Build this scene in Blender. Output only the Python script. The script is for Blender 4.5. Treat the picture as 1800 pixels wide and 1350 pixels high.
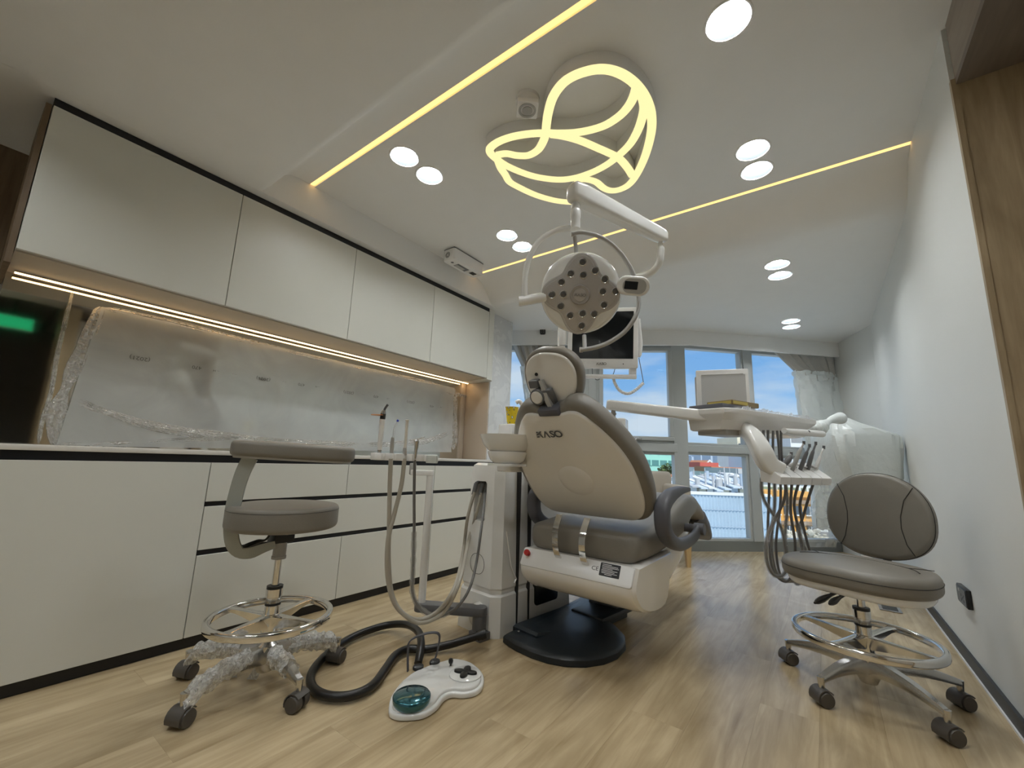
import bpy, bmesh, math, random
from mathutils import Vector as Vc, Matrix, noise as mnoise

for _o in list(bpy.data.objects):
    bpy.data.objects.remove(_o, do_unlink=True)
SC = bpy.context.scene
COL = SC.collection
R = math.radians
random.seed(7)

# ------------------------------------------------------------------ camera
FPX = 737.0                       # focal length in pixels of the 1800 x 1350 frame
CAMH = 0.86
YAW, PITCH, ROLL = R(-36.48), R(10.252), R(2.052)
_f = Vc((math.sin(YAW) * math.cos(PITCH), math.cos(YAW) * math.cos(PITCH), math.sin(PITCH)))
_r = Vc((math.cos(YAW), -math.sin(YAW), 0))
_u = _r.cross(_f)
CR = math.cos(ROLL) * _r + math.sin(ROLL) * _u
CU = -math.sin(ROLL) * _r + math.cos(ROLL) * _u
CF = _f
CAM = Vc((0, 0, CAMH))
cam_data = bpy.data.cameras.new('camera')
cam_data.sensor_fit = 'HORIZONTAL'
cam_data.sensor_width = 36.0
cam_data.lens = FPX * 36.0 / 1800.0
cam_data.clip_start = 0.02
cam_data.clip_end = 2000
cam = bpy.data.objects.new('camera', cam_data)
COL.objects.link(cam)
cam.matrix_world = Matrix(((CR.x, CU.x, -CF.x, CAM.x), (CR.y, CU.y, -CF.y, CAM.y), (CR.z, CU.z, -CF.z, CAM.z), (0, 0, 0, 1)))
SC.camera = cam

# ------------------------------------------------------------------ world, sun, exposure
SC.view_settings.view_transform = 'Standard'
SC.view_settings.look = 'None'
SC.view_settings.exposure = 0.0
SC.view_settings.gamma = 1.0
SC.view_settings.use_curve_mapping = False

W = bpy.data.worlds.new('sky'); SC.world = W
W.use_nodes = True
nt = W.node_tree; nt.nodes.clear()
def _n(t, **k):
    n = nt.nodes.new(t)
    for a, b in k.items(): setattr(n, a, b)
    return n
_tc = _n('ShaderNodeTexCoord'); _sep = _n('ShaderNodeSeparateXYZ')
nt.links.new(_tc.outputs['Generated'], _sep.inputs[0])
_rmp = _n('ShaderNodeValToRGB'); nt.links.new(_sep.outputs['Z'], _rmp.inputs[0])
_cr = _rmp.color_ramp
_cr.elements[0].position = 0.0; _cr.elements[0].color = (0.50, 0.68, 0.86, 1)
_cr.elements[1].position = 1.0; _cr.elements[1].color = (0.08, 0.24, 0.62, 1)
_e = _cr.elements.new(0.14); _e.color = (0.26, 0.52, 0.88, 1)
_e = _cr.elements.new(0.34); _e.color = (0.15, 0.38, 0.80, 1)
_mp = _n('ShaderNodeMapping'); _mp.inputs['Scale'].default_value = (1.6, 1.6, 6.0); _mp.inputs['Location'].default_value = (0.35, 0.1, 0.55)
nt.links.new(_tc.outputs['Generated'], _mp.inputs[0])
_nz = _n('ShaderNodeTexNoise'); _nz.inputs['Scale'].default_value = 1.5; _nz.inputs['Detail'].default_value = 6
nt.links.new(_mp.outputs[0], _nz.inputs['Vector'])
_cl = _n('ShaderNodeValToRGB'); nt.links.new(_nz.outputs['Fac'], _cl.inputs[0])
_cl.color_ramp.elements[0].position = 0.41; _cl.color_ramp.elements[0].color = (0, 0, 0, 1)
_cl.color_ramp.elements[1].position = 0.60; _cl.color_ramp.elements[1].color = (0.85, 0.85, 0.85, 1)
_mx = _n('ShaderNodeMixRGB'); nt.links.new(_cl.outputs[0], _mx.inputs[0]); nt.links.new(_rmp.outputs[0], _mx.inputs[1])
_mx.inputs[2].default_value = (0.72, 0.80, 0.88, 1)
_bg = _n('ShaderNodeBackground'); _bg.inputs['Strength'].default_value = 1.0
nt.links.new(_mx.outputs[0], _bg.inputs[0])
_wo = _n('ShaderNodeOutputWorld'); nt.links.new(_bg.outputs[0], _wo.inputs[0])

_sd = bpy.data.lights.new('sun', 'SUN'); _sd.energy = 4.0; _sd.angle = R(0.6); _sd.color = (1.0, 0.95, 0.86)
sun = bpy.data.objects.new('sun', _sd); COL.objects.link(sun)
sun.rotation_euler = Vc((-0.50, 0.55, -0.95)).to_track_quat('-Z', 'Y').to_euler()
sun.location = (4, -6, 12)

# ------------------------------------------------------------------ pixel helpers (a pixel gives a direction; distance comes from a plane)
def ray(px, py):
    return CF + CR * ((px - 900) / FPX) - CU * ((py - 675) / FPX)
def onz(px, py, z):
    d = ray(px, py); return CAM + d * ((z - CAMH) / d.z)
def onx(px, py, x):
    d = ray(px, py); return CAM + d * (x / d.x)
def ony(px, py, y):
    d = ray(px, py); return CAM + d * (y / d.y)
def dep(px, py, t):
    return CAM + ray(px, py) * t
def onpl(px, py, p, n):
    d = ray(px, py); return CAM + d * ((Vc(p) - CAM).dot(n) / d.dot(n))

# ------------------------------------------------------------------ materials
MATS = {}
def mat(name, col, rough=0.5, metal=0.0, var=0.0, vs=8.0, bump=0.0, bs=60.0, emit=None, es=0.0, trans=0.0, coat=0.0, spec=None, alpha=1.0, ior=None, sub=0.0):
    if name in MATS: return MATS[name]
    m = bpy.data.materials.new(name); m.use_nodes = True
    t = m.node_tree; p = t.nodes['Principled BSDF']
    c = (*col, 1)
    p.inputs['Base Color'].default_value = c
    p.inputs['Roughness'].default_value = rough
    p.inputs['Metallic'].default_value = metal
    if coat: p.inputs['Coat Weight'].default_value = coat; p.inputs['Coat Roughness'].default_value = 0.06
    if trans: p.inputs['Transmission Weight'].default_value = trans
    if spec is not None: p.inputs['Specular IOR Level'].default_value = spec
    if ior: p.inputs['IOR'].default_value = ior
    if alpha < 1: p.inputs['Alpha'].default_value = alpha
    if emit:
        p.inputs['Emission Color'].default_value = (*emit, 1); p.inputs['Emission Strength'].default_value = es
    tc = t.nodes.new('ShaderNodeTexCoord')
    nz = t.nodes.new('ShaderNodeTexNoise'); nz.inputs['Scale'].default_value = vs; nz.inputs['Detail'].default_value = 4
    t.links.new(tc.outputs['Object'], nz.inputs['Vector'])
    v = var if var > 0 else 0.02
    mr = t.nodes.new('ShaderNodeMapRange'); mr.inputs['To Min'].default_value = 1 - v; mr.inputs['To Max'].default_value = 1 + v
    t.links.new(nz.outputs['Fac'], mr.inputs['Value'])
    mm = t.nodes.new('ShaderNodeVectorMath'); mm.operation = 'SCALE'; mm.inputs[0].default_value = col
    t.links.new(mr.outputs[0], mm.inputs['Scale'])
    t.links.new(mm.outputs[0], p.inputs['Base Color'])
    if bump > 0:
        n2 = t.nodes.new('ShaderNodeTexNoise'); n2.inputs['Scale'].default_value = bs; n2.inputs['Detail'].default_value = 3
        t.links.new(tc.outputs['Object'], n2.inputs['Vector'])
        b = t.nodes.new('ShaderNodeBump'); b.inputs['Strength'].default_value = bump; b.inputs['Distance'].default_value = 0.01
        t.links.new(n2.outputs['Fac'], b.inputs['Height']); t.links.new(b.outputs[0], p.inputs['Normal'])
    MATS[name] = m
    return m

def mat_emit(name, col, s):
    if name in MATS: return MATS[name]
    m = bpy.data.materials.new(name); m.use_nodes = True
    t = m.node_tree; t.nodes.clear()
    e = t.nodes.new('ShaderNodeEmission'); e.inputs[0].default_value = (*col, 1); e.inputs[1].default_value = s
    o = t.nodes.new('ShaderNodeOutputMaterial'); t.links.new(e.outputs[0], o.inputs[0])
    MATS[name] = m
    return m

def mat_wood(name, c1, c2, scale=1.0, rough=0.35, axis='Y', rnd=0.0, streak=16.0, bump=0.05):
    if name in MATS: return MATS[name]
    m = bpy.data.materials.new(name); m.use_nodes = True
    t = m.node_tree; p = t.nodes['Principled BSDF']; L = t.links.new
    tc = t.nodes.new('ShaderNodeTexCoord'); geo = t.nodes.new('ShaderNodeNewGeometry'); oi = t.nodes.new('ShaderNodeObjectInfo')
    off = t.nodes.new('ShaderNodeVectorMath'); off.operation = 'SCALE'; off.inputs[0].default_value = (7, 13, 5); L(oi.outputs['Random'], off.inputs['Scale'])
    ad = t.nodes.new('ShaderNodeVectorMath'); L(geo.outputs['Position'], ad.inputs[0]); L(off.outputs[0], ad.inputs[1])
    mp = t.nodes.new('ShaderNodeMapping')
    s = {'X': (1, streak, streak), 'Y': (streak, 1, streak), 'Z': (streak, streak, 1)}[axis]
    mp.inputs['Scale'].default_value = [k * scale for k in s]; L(ad.outputs[0], mp.inputs[0])
    n1 = t.nodes.new('ShaderNodeTexNoise'); n1.inputs['Scale'].default_value = 1.3; n1.inputs['Detail'].default_value = 8; n1.inputs['Roughness'].default_value = 0.62; n1.inputs['Distortion'].default_value = 1.1
    L(mp.outputs[0], n1.inputs['Vector'])
    mp2 = t.nodes.new('ShaderNodeMapping'); mp2.inputs['Scale'].default_value = [1 + (k - 1) * 0.18 for k in [q * scale for q in s]]; L(ad.outputs[0], mp2.inputs[0])
    wv = t.nodes.new('ShaderNodeTexNoise'); wv.inputs['Scale'].default_value = 1.2; wv.inputs['Detail'].default_value = 3; wv.inputs['Distortion'].default_value = 2.0
    L(mp2.outputs[0], wv.inputs['Vector'])
    ma = t.nodes.new('ShaderNodeMath'); ma.operation = 'MULTIPLY_ADD'; L(wv.outputs['Fac'], ma.inputs[0]); ma.inputs[1].default_value = 0.55; 
    mb = t.nodes.new('ShaderNodeMath'); mb.operation = 'MULTIPLY'; L(n1.outputs['Fac'], mb.inputs[0]); mb.inputs[1].default_value = 0.55; L(mb.outputs[0], ma.inputs[2])
    mc = t.nodes.new('ShaderNodeMath'); mc.operation = 'MULTIPLY_ADD'; L(oi.outputs['Random'], mc.inputs[0]); mc.inputs[1].default_value = rnd; L(ma.outputs[0], mc.inputs[2])
    rp = t.nodes.new('ShaderNodeValToRGB'); L(mc.outputs[0], rp.inputs[0])
    rp.color_ramp.elements[0].position = 0.36; rp.color_ramp.elements[0].color = (*c1, 1)
    rp.color_ramp.elements[1].position = 0.72; rp.color_ramp.elements[1].color = (*c2, 1)
    L(rp.outputs[0], p.inputs['Base Color'])
    p.inputs['Roughness'].default_value = rough
    if bump:
        b = t.nodes.new('ShaderNodeBump'); b.inputs['Strength'].default_value = bump; b.inputs['Distance'].default_value = 0.004
        L(n1.outputs['Fac'], b.inputs['Height']); L(b.outputs[0], p.inputs['Normal'])
    MATS[name] = m
    return m

def mat_film(name, tint, gloss, veil, rough=0.12, bs=18.0, bst=0.35, veilc=(0.9, 0.92, 0.92), vr=(0.6, 1.5)):
    """clear plastic sheet: lets most light through, adds a thin milky veil and sharp highlights"""
    if name in MATS: return MATS[name]
    m = bpy.data.materials.new(name); m.use_nodes = True
    t = m.node_tree; t.nodes.clear(); L = t.links.new
    tr = t.nodes.new('ShaderNodeBsdfTransparent'); tr.inputs[0].default_value = (*tint, 1)
    df = t.nodes.new('ShaderNodeBsdfDiffuse'); df.inputs[0].default_value = (*veilc, 1)
    gl = t.nodes.new('ShaderNodeBsdfGlossy'); gl.inputs['Roughness'].default_value = rough
    tc = t.nodes.new('ShaderNodeTexCoord'); nz = t.nodes.new('ShaderNodeTexNoise'); nz.inputs['Scale'].default_value = bs; nz.inputs['Detail'].default_value = 5; nz.inputs['Distortion'].default_value = 1.5
    L(tc.outputs['Object'], nz.inputs['Vector'])
    b = t.nodes.new('ShaderNodeBump'); b.inputs['Strength'].default_value = bst; b.inputs['Distance'].default_value = 0.02
    L(nz.outputs['Fac'], b.inputs['Height']); L(b.outputs[0], gl.inputs['Normal']); L(b.outputs[0], df.inputs['Normal'])
    mr = t.nodes.new('ShaderNodeMapRange'); mr.inputs['From Min'].default_value = 0.35; mr.inputs['From Max'].default_value = 0.7
    mr.inputs['To Min'].default_value = veil * vr[0]; mr.inputs['To Max'].default_value = min(1, veil * vr[1]); L(nz.outputs['Fac'], mr.inputs['Value'])
    m1 = t.nodes.new('ShaderNodeMixShader'); L(mr.outputs[0], m1.inputs[0]); L(tr.outputs[0], m1.inputs[1]); L(df.outputs[0], m1.inputs[2])
    m2 = t.nodes.new('ShaderNodeMixShader'); m2.inputs[0].default_value = gloss; L(m1.outputs[0], m2.inputs[1]); L(gl.outputs[0], m2.inputs[2])
    o = t.nodes.new('ShaderNodeOutputMaterial'); L(m2.outputs[0], o.inputs[0])
    MATS[name] = m
    return m

def mat_pane(name, tint):
    if name in MATS: return MATS[name]
    m = bpy.data.materials.new(name); m.use_nodes = True
    t = m.node_tree; t.nodes.clear(); L = t.links.new
    tr = t.nodes.new('ShaderNodeBsdfTransparent'); tr.inputs[0].default_value = (*tint, 1)
    gl = t.nodes.new('ShaderNodeBsdfGlossy'); gl.inputs['Roughness'].default_value = 0.0
    lw = t.nodes.new('ShaderNodeLayerWeight'); lw.inputs['Blend'].default_value = 0.5
    pw = t.nodes.new('ShaderNodeMath'); pw.operation = 'POWER'; L(lw.outputs['Facing'], pw.inputs[0]); pw.inputs[1].default_value = 5.0
    fr = t.nodes.new('ShaderNodeMath'); fr.operation = 'MULTIPLY_ADD'; L(pw.outputs[0], fr.inputs[0]); fr.inputs[1].default_value = 0.93; fr.inputs[2].default_value = 0.07
    mx = t.nodes.new('ShaderNodeMixShader'); L(fr.outputs[0], mx.inputs[0]); L(tr.outputs[0], mx.inputs[1]); L(gl.outputs[0], mx.inputs[2])
    o = t.nodes.new('ShaderNodeOutputMaterial'); L(mx.outputs[0], o.inputs[0])
    MATS[name] = m
    return m

# ------------------------------------------------------------------ mesh helpers (all coordinates in world space)
def nb(): return bmesh.new()
def frame(o, ex, ey, ez=None):
    ex = Vc(ex).normalized(); ey = Vc(ey).normalized()
    ez = Vc(ez).normalized() if ez is not None else ex.cross(ey).normalized()
    return (Vc(o), ex, ey, ez)
WF = frame((0, 0, 0), (1, 0, 0), (0, 1, 0))
def fp(fr, a, b=0, c=0):
    return fr[0] + fr[1] * a + fr[2] * b + fr[3] * c

def box(bm, lo, hi, bev=0.0, seg=2, fr=WF):
    ps = [fp(fr, x, y, z) for x in (lo[0], hi[0]) for y in (lo[1], hi[1]) for z in (lo[2], hi[2])]
    v = [bm.verts.new(p) for p in ps]
    fs = [bm.faces.new([v[i] for i in q]) for q in ((0, 1, 3, 2), (4, 6, 7, 5), (0, 4, 5, 1), (2, 3, 7, 6), (0, 2, 6, 4), (1, 5, 7, 3))]
    if bev > 0:
        es = list({e for f in fs for e in f.edges})
        bmesh.ops.bevel(bm, geom=es, offset=bev, segments=seg, profile=0.5, affect='EDGES')
    return bm

def loft(bm, rings, cap0=True, cap1=True, closed=True):
    vr = [[bm.verts.new(p) for p in ring] for ring in rings]
    n = len(vr[0])
    for a, b in zip(vr[:-1], vr[1:]):
        for i in range(n if closed else n - 1):
            j = (i + 1) % n
            try: bm.faces.new((a[i], a[j], b[j], b[i]))
            except ValueError: pass
    if cap0 and n > 2: bm.faces.new(list(reversed(vr[0])))
    if cap1 and n > 2: bm.faces.new(vr[-1])
    return bm

def perp(d):
    d = d.normalized()
    a = Vc((0, 0, 1)) if abs(d.z) < 0.9 else Vc((1, 0, 0))
    x = d.cross(a).normalized(); return x, d.cross(x).normalized()

def cyl(bm, p0, p1, r0, r1=None, seg=20, caps=True):
    p0 = Vc(p0); p1 = Vc(p1); r1 = r0 if r1 is None else r1
    x, y = perp(p1 - p0)
    mk = lambda c, r: [c + x * (r * math.cos(2 * math.pi * k / seg)) + y * (r * math.sin(2 * math.pi * k / seg)) for k in range(seg)]
    return loft(bm, [mk(p0, r0), mk(p1, r1)], caps, caps)

def crv(pts, n=8, closed=False):
    P = [Vc(p) for p in pts]; out = []; m = len(P)
    for i in range(m if closed else m - 1):
        if closed: a, b, c, d = P[(i - 1) % m], P[i], P[(i + 1) % m], P[(i + 2) % m]
        else: a, b, c, d = P[max(i - 1, 0)], P[i], P[i + 1], P[min(i + 2, m - 1)]
        for k in range(n):
            t = k / n
            out.append(0.5 * ((2 * b) + (c - a) * t + (2 * a - 5 * b + 4 * c - d) * t * t + (3 * b - a - 3 * c + d) * t ** 3))
    if not closed: out.append(P[-1].copy())
    return out

def tube(bm, pts, r, seg=10, caps=True, closed=False):
    """r: number or list of radii along pts"""
    n = len(pts); P = [Vc(p) for p in pts]
    rr = r if isinstance(r, (list, tuple)) else [r] * n
    T = []
    for i in range(n):
        if closed: t = P[(i + 1) % n] - P[(i - 1) % n]
        else: t = P[min(i + 1, n - 1)] - P[max(i - 1, 0)]
        T.append(t.normalized() if t.length > 1e-9 else Vc((0, 0, 1)))
    x, _ = perp(T[0]); rings = []
    for i in range(n):
        x = (x - T[i] * x.dot(T[i])).normalized(); y = T[i].cross(x)
        rings.append([P[i] + (x * math.cos(2 * math.pi * k / seg) + y * math.sin(2 * math.pi * k / seg)) * rr[i] for k in range(seg)])
    if closed:
        rings.append(rings[0]); return loft(bm, rings, False, False)
    return loft(bm, rings, caps, caps)

def ribbon(bm, pts, side, w, t):
    """flat bar swept along pts; side = width direction (vector or list)"""
    n = len(pts); rings = []
    for i in range(n):
        P = Vc(pts[i]); tt = (Vc(pts[min(i + 1, n - 1)]) - Vc(pts[max(i - 1, 0)])).normalized()
        s = Vc(side[i] if isinstance(side, list) else side); s = (s - tt * s.dot(tt)).normalized(); nn = tt.cross(s)
        ww = w[i] if isinstance(w, (list, tuple)) else w
        th = t[i] if isinstance(t, (list, tuple)) else t
        rings.append([P + s * ww / 2 + nn * th / 2, P - s * ww / 2 + nn * th / 2, P - s * ww / 2 - nn * th / 2, P + s * ww / 2 - nn * th / 2])
    return loft(bm, rings)

def lathe(bm, prof, c, axis=(0, 0, 1), seg=32, x=None, closed=False):
    ax = Vc(axis).normalized()
    if x is None: x, y = perp(ax)
    else: x = Vc(x).normalized(); y = ax.cross(x)
    c = Vc(c); rings = []
    for r, h in prof:
        rings.append([c + ax * h + (x * math.cos(2 * math.pi * k / seg) + y * math.sin(2 * math.pi * k / seg)) * max(r, 1e-5) for k in range(seg)])
    if closed: rings.append(rings[0]); return loft(bm, rings, False, False)
    return loft(bm, rings)

def off2(poly, d):
    """offset a closed 2d outline (list of (a,b), counter-clockwise) inwards by d"""
    n = len(poly); out = []
    for i in range(n):
        p = Vc((*poly[i], 0)); a = Vc((*poly[i - 1], 0)); b = Vc((*poly[(i + 1) % n], 0))
        t = ((p - a).normalized() + (b - p).normalized()); t = t.normalized() if t.length > 1e-9 else (b - p).normalized()
        nn = Vc((-t.y, t.x, 0)); out.append((p.x + nn.x * d, p.y + nn.y * d))
    return out

def ccw(poly):
    s = sum(poly[i - 1][0] * poly[i][1] - poly[i][0] * poly[i - 1][1] for i in range(len(poly)))
    return poly if s > 0 else list(reversed(poly))

def spoly(pts, n=5):
    return ccw([(p.x, p.y) for p in crv([(a, b, 0) for a, b in pts], n, closed=True)])

def slab(bm, poly, fr, t0, t1, r0=0.0, r1=0.0, n=4, dome=0.0):
    """outline poly in the plane (ex,ey) of fr, extruded along ez from t0 to t1 with rounded edges r0 / r1"""
    poly = ccw(poly); rings = []
    def ring(d, h): return [fp(fr, a, b, h) for a, b in (off2(poly, d) if d else poly)]
    if r0 > 0:
        for k in range(n):
            a = math.pi / 2 * k / n; rings.append(ring(r0 * (1 - math.sin(a)), t0 + r0 * (1 - math.cos(a))))
        rings.append(ring(0, t0 + r0))
    else: rings.append(ring(0, t0))
    if r1 > 0:
        rings.append(ring(0, t1 - r1))
        for k in range(1, n + 1):
            a = math.pi / 2 * k / n; rings.append(ring(r1 * (1 - math.cos(a)), t1 - r1 + r1 * math.sin(a)))
    else: rings.append(ring(0, t1))
    if dome:
        last = rings[-1]; c = sum(last, Vc()) / len(last); ez = fr[3]
        for s, h in ((0.8, 0.36), (0.5, 0.75), (0.2, 0.96)):
            rings.append([c + (p - c) * s + ez * dome * h for p in last])
    return loft(bm, rings)

def rrect(w, h, r, n=5, cx=0, cy=0):
    out = []
    for sx, sy, a0 in ((1, 1, 0), (-1, 1, 90), (-1, -1, 180), (1, -1, 270)):
        for k in range(n + 1):
            a = R(a0 + 90 * k / n); out.append((cx + sx * (w / 2 - r) + r * math.cos(a), cy + sy * (h / 2 - r) + r * math.sin(a)))
    return out

def ell(a, b, n=40, e=2.0, cx=0, cy=0):
    out = []
    for k in range(n):
        t = 2 * math.pi * k / n; c, s = math.cos(t), math.sin(t)
        out.append((cx + a * math.copysign(abs(c) ** (2 / e), c), cy + b * math.copysign(abs(s) ** (2 / e), s)))
    return out

# ------------------------------------------------------------------ objects
def wloc(o):
    p = Vc((0, 0, 0))
    while o is not None: p = p + o.location; o = o.parent
    return p
def obj(name, bm, m, parent=None, smooth=35, origin=None):
    bmesh.ops.recalc_face_normals(bm, faces=bm.faces[:])
    me = bpy.data.meshes.new(name)
    if parent is not None: org = wloc(parent)
    elif origin is not None: org = Vc(origin)
    else:
        xs = [v.co for v in bm.verts]
        org = Vc(((min(p.x for p in xs) + max(p.x for p in xs)) / 2, (min(p.y for p in xs) + max(p.y for p in xs)) / 2, min(p.z for p in xs)))
    bm.transform(Matrix.Translation(-org))
    bm.to_mesh(me); bm.free()
    if smooth:
        for p in me.polygons: p.use_smooth = True
        me.set_sharp_from_angle(angle=R(smooth))
    o = bpy.data.objects.new(name, me); COL.objects.link(o)
    if parent is not None: o.parent = parent
    else: o.location = org
    for mm in (m if isinstance(m, (list, tuple)) else [m]): me.materials.append(mm)
    return o
def thing(name, label, cat, loc=(0, 0, 0), group=None):
    o = bpy.data.objects.new(name, None); COL.objects.link(o); o.location = loc; o.empty_display_size = 0.05
    o['label'] = label; o['category'] = cat
    if group: o['group'] = group
    return o
def tag(o, label, cat, group=None):
    o['label'] = label; o['category'] = cat
    if group: o['group'] = group
    return o
def struct(name, bm, m, parent=None, smooth=35, label=None, cat=None):
    o = obj(name, bm, m, parent, smooth)
    if parent is None:
        o['kind'] = 'structure'
        if label: o['label'] = label
        if cat: o['category'] = cat
    return o
def dup(root, loc, label=None, group=None):
    r = root.copy(); COL.objects.link(r); r.location = loc
    if label: r['label'] = label
    if group: r['group'] = group
    for ch in list(root.children):
        c = ch.copy(); COL.objects.link(c); c.parent = r
        for g in list(ch.children):
            d = g.copy(); COL.objects.link(d); d.parent = c
    return r
def cut(o, cutters):
    """subtract closed bmeshes from a mesh object"""
    tmp = []
    for cb in cutters:
        bmesh.ops.recalc_face_normals(cb, faces=cb.faces[:]); me = bpy.data.meshes.new('cutter'); cb.transform(Matrix.Translation(-wloc(o))); cb.to_mesh(me); cb.free()
        c = bpy.data.objects.new('cutter', me); COL.objects.link(c); c.location = wloc(o); tmp.append(c)
        md = o.modifiers.new('cut', 'BOOLEAN'); md.operation = 'DIFFERENCE'; md.solver = 'EXACT'; md.object = c
    dg = bpy.context.evaluated_depsgraph_get()
    me = bpy.data.meshes.new_from_object(o.evaluated_get(dg))
    o.modifiers.clear(); old = o.data; o.data = me; bpy.data.meshes.remove(old)
    for c in tmp: bpy.data.objects.remove(c, do_unlink=True)
def text(name, s, fr, h, m, parent=None, align='CENTER', sx=1.0, depth=0.0004, bold=0.0, shear=0.0):
    cu = bpy.data.curves.new(name, 'FONT'); cu.body = s; cu.size = 1.0; cu.align_x = align; cu.align_y = 'CENTER'
    cu.extrude = 0.001; cu.offset = bold; cu.shear = shear; cu.resolution_u = 3
    to = bpy.data.objects.new(name, cu); COL.objects.link(to)
    dg = bpy.context.evaluated_depsgraph_get()
    me = bpy.data.meshes.new_from_object(to.evaluated_get(dg))
    bpy.data.objects.remove(to, do_unlink=True)
    k = h / 0.70
    bm = nb(); bm.from_mesh(me); bpy.data.meshes.remove(me)
    for v in bm.verts:
        x, y, z = v.co; v.co = fp(fr, x * k * sx, y * k, (depth if z > 0 else 0.0))
    return obj(name, bm, m, parent, smooth=0)
# ------------------------------------------------------------------ palette
M_CEIL = mat('ceiling_paint', (0.85, 0.85, 0.835), 0.65, bump=0.03, bs=90)
M_WALL = mat('wall_paint', (0.74, 0.745, 0.72), 0.6, var=0.02, vs=3, bump=0.04, bs=120)
M_CAB = mat('cabinet_laminate', (0.69, 0.685, 0.625), 0.36, var=0.015, vs=4)
M_BLACK = mat('black_channel', (0.004, 0.005, 0.008), 0.35)
M_WHITE = mat('white_plastic', (0.85, 0.84, 0.825), 0.22, coat=0.3)
M_WHITE2 = mat('white_enamel', (0.86, 0.855, 0.83), 0.16, coat=0.5)
M_SHELL = mat('warm_white_shell', (0.82, 0.79, 0.74), 0.14, coat=0.6)
M_UPH = mat('taupe_leatherette', (0.21, 0.19, 0.16), 0.42, var=0.05, vs=20, bump=0.12, bs=420)
M_SEAM = mat('seam_dark', (0.03, 0.027, 0.022), 0.6)
M_CHROME = mat('polished_chrome', (0.78, 0.77, 0.75), 0.10, metal=1.0)
M_ALU = mat('brushed_aluminium', (0.62, 0.61, 0.59), 0.22, metal=1.0, bump=0.05, bs=200)
M_BLKPL = mat('black_plastic', (0.012, 0.012, 0.012), 0.38)
M_BLKRUB = mat('black_rubber', (0.012, 0.011, 0.010), 0.3, bump=0.1, bs=300)
M_CASTER = mat('grey_brown_caster', (0.085, 0.075, 0.065), 0.45)
M_GREY = mat('mid_grey_plastic', (0.14, 0.14, 0.145), 0.42)
M_DGREY = mat('dark_grey_plastic', (0.10, 0.10, 0.115), 0.45)
M_LGREY = mat('light_grey_plastic', (0.42, 0.41, 0.39), 0.4)
M_NAVY = mat('dark_slate_plate', (0.012, 0.018, 0.024), 0.38, bump=0.08, bs=500)
M_HOSE = mat('beige_hose', (0.42, 0.39, 0.33), 0.5)
M_HOSEG = mat('grey_hose', (0.16, 0.155, 0.15), 0.45)
M_STEEL = mat('steel', (0.5, 0.5, 0.5), 0.25, metal=1.0)
M_FRAME = mat('grey_window_frame', (0.50, 0.52, 0.51), 0.45)
M_SCREEN = mat('dark_screen', (0.008, 0.010, 0.012), 0.12)
M_CURT = mat('greige_curtain', (0.50, 0.48, 0.44), 0.85, var=0.06, vs=30, bump=0.2, bs=300)
M_WOODT = mat_wood('wood_panel', (0.27, 0.20, 0.115), (0.46, 0.36, 0.23), 1.6, 0.5, 'Z')
M_WOODD = mat_wood('dark_wood_panel', (0.10, 0.062, 0.030), (0.19, 0.13, 0.07), 1.6, 0.5, 'Z')
M_FLOOR = mat_wood('oak_plank', (0.34, 0.245, 0.13), (0.60, 0.47, 0.29), 1.1, 0.27, 'Y', rnd=0.035, streak=15, bump=0.06)
M_TEXT = mat('dark_print', (0.06, 0.06, 0.065), 0.5)
M_LED = mat_emit('warm_led', (1.0, 0.58, 0.18), 2.2)
M_LEDW = mat_emit('warm_white_led', (1.0, 0.62, 0.27), 11.0)
M_ORN = mat_emit('ornament_led', (1.0, 0.86, 0.42), 1.15)
M_DOWN = mat_emit('downlight_disc', (0.94, 0.985, 1.0), 128.0)
M_DOWNCONE = mat('downlight_cone', (0.045, 0.05, 0.054), 0.6, spec=0.1)
M_PANE = mat_pane('window_pane', (0.90, 0.95, 0.97))

# ------------------------------------------------------------------ plan of the facade (pelmet polyline and offsets of it)
PC0 = Vc((-2.95, 3.535)); PC = Vc((-1.06, 4.60)); PC2 = Vc((0.24, 5.89))
d1 = (PC - PC0).normalized(); d2 = (PC2 - PC).normalized()
n1 = Vc((-d1.y, d1.x)); n2 = Vc((-d2.y, d2.x))
def fac(o):
    """corner points of the facade line set back o from the pelmet front: left end, bend, right end"""
    b = (n1 + n2).normalized(); b = b * (o / b.dot(n1))
    return PC0 + n1 * o - d1 * 0.25, PC + b, PC2 + n2 * o + d2 * 0.25
def fac_y(x, o):
    a, b, c = fac(o)
    p, q = (a, b) if x < b.x else (b, c)
    return p.y + (q.y - p.y) * (x - p.x) / (q.x - p.x)

# ------------------------------------------------------------------ floor of single planks
bm = nb()
fl = [(-3.3, -1.4), (0.46, -1.4), (2.4, -1.4), (2.4, 2.1), (0.5, 2.1), (0.5, 5.3), (0.3, 5.86), (fac(0.2)[1].x, fac(0.2)[1].y), (-3.3, fac_y(-3.3, 0.2))]
slab(bm, fl, WF, -0.16, -0.012)
M_SUB = mat('floor_screed', (0.16, 0.12, 0.07), 0.8)
floor = struct('floor', bm, M_SUB, label='pale oak plank floor of the treatment room', cat='floor')
PW, PL = 0.18, 1.22
pm_cache = {}
def plank(x0, x1, y0, ya, yb):
    b = nb(); g = 0.00012
    slab(b, [(x0 + g, y0 + g), (x1 - g, y0 + g), (x1 - g, yb - g), (x0 + g, ya - g)], WF, -0.012, 0.0, 0, 0.00025, 1)
    return obj('plank', b, M_FLOOR, floor, smooth=0)
x = -2.42; row = 0
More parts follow.
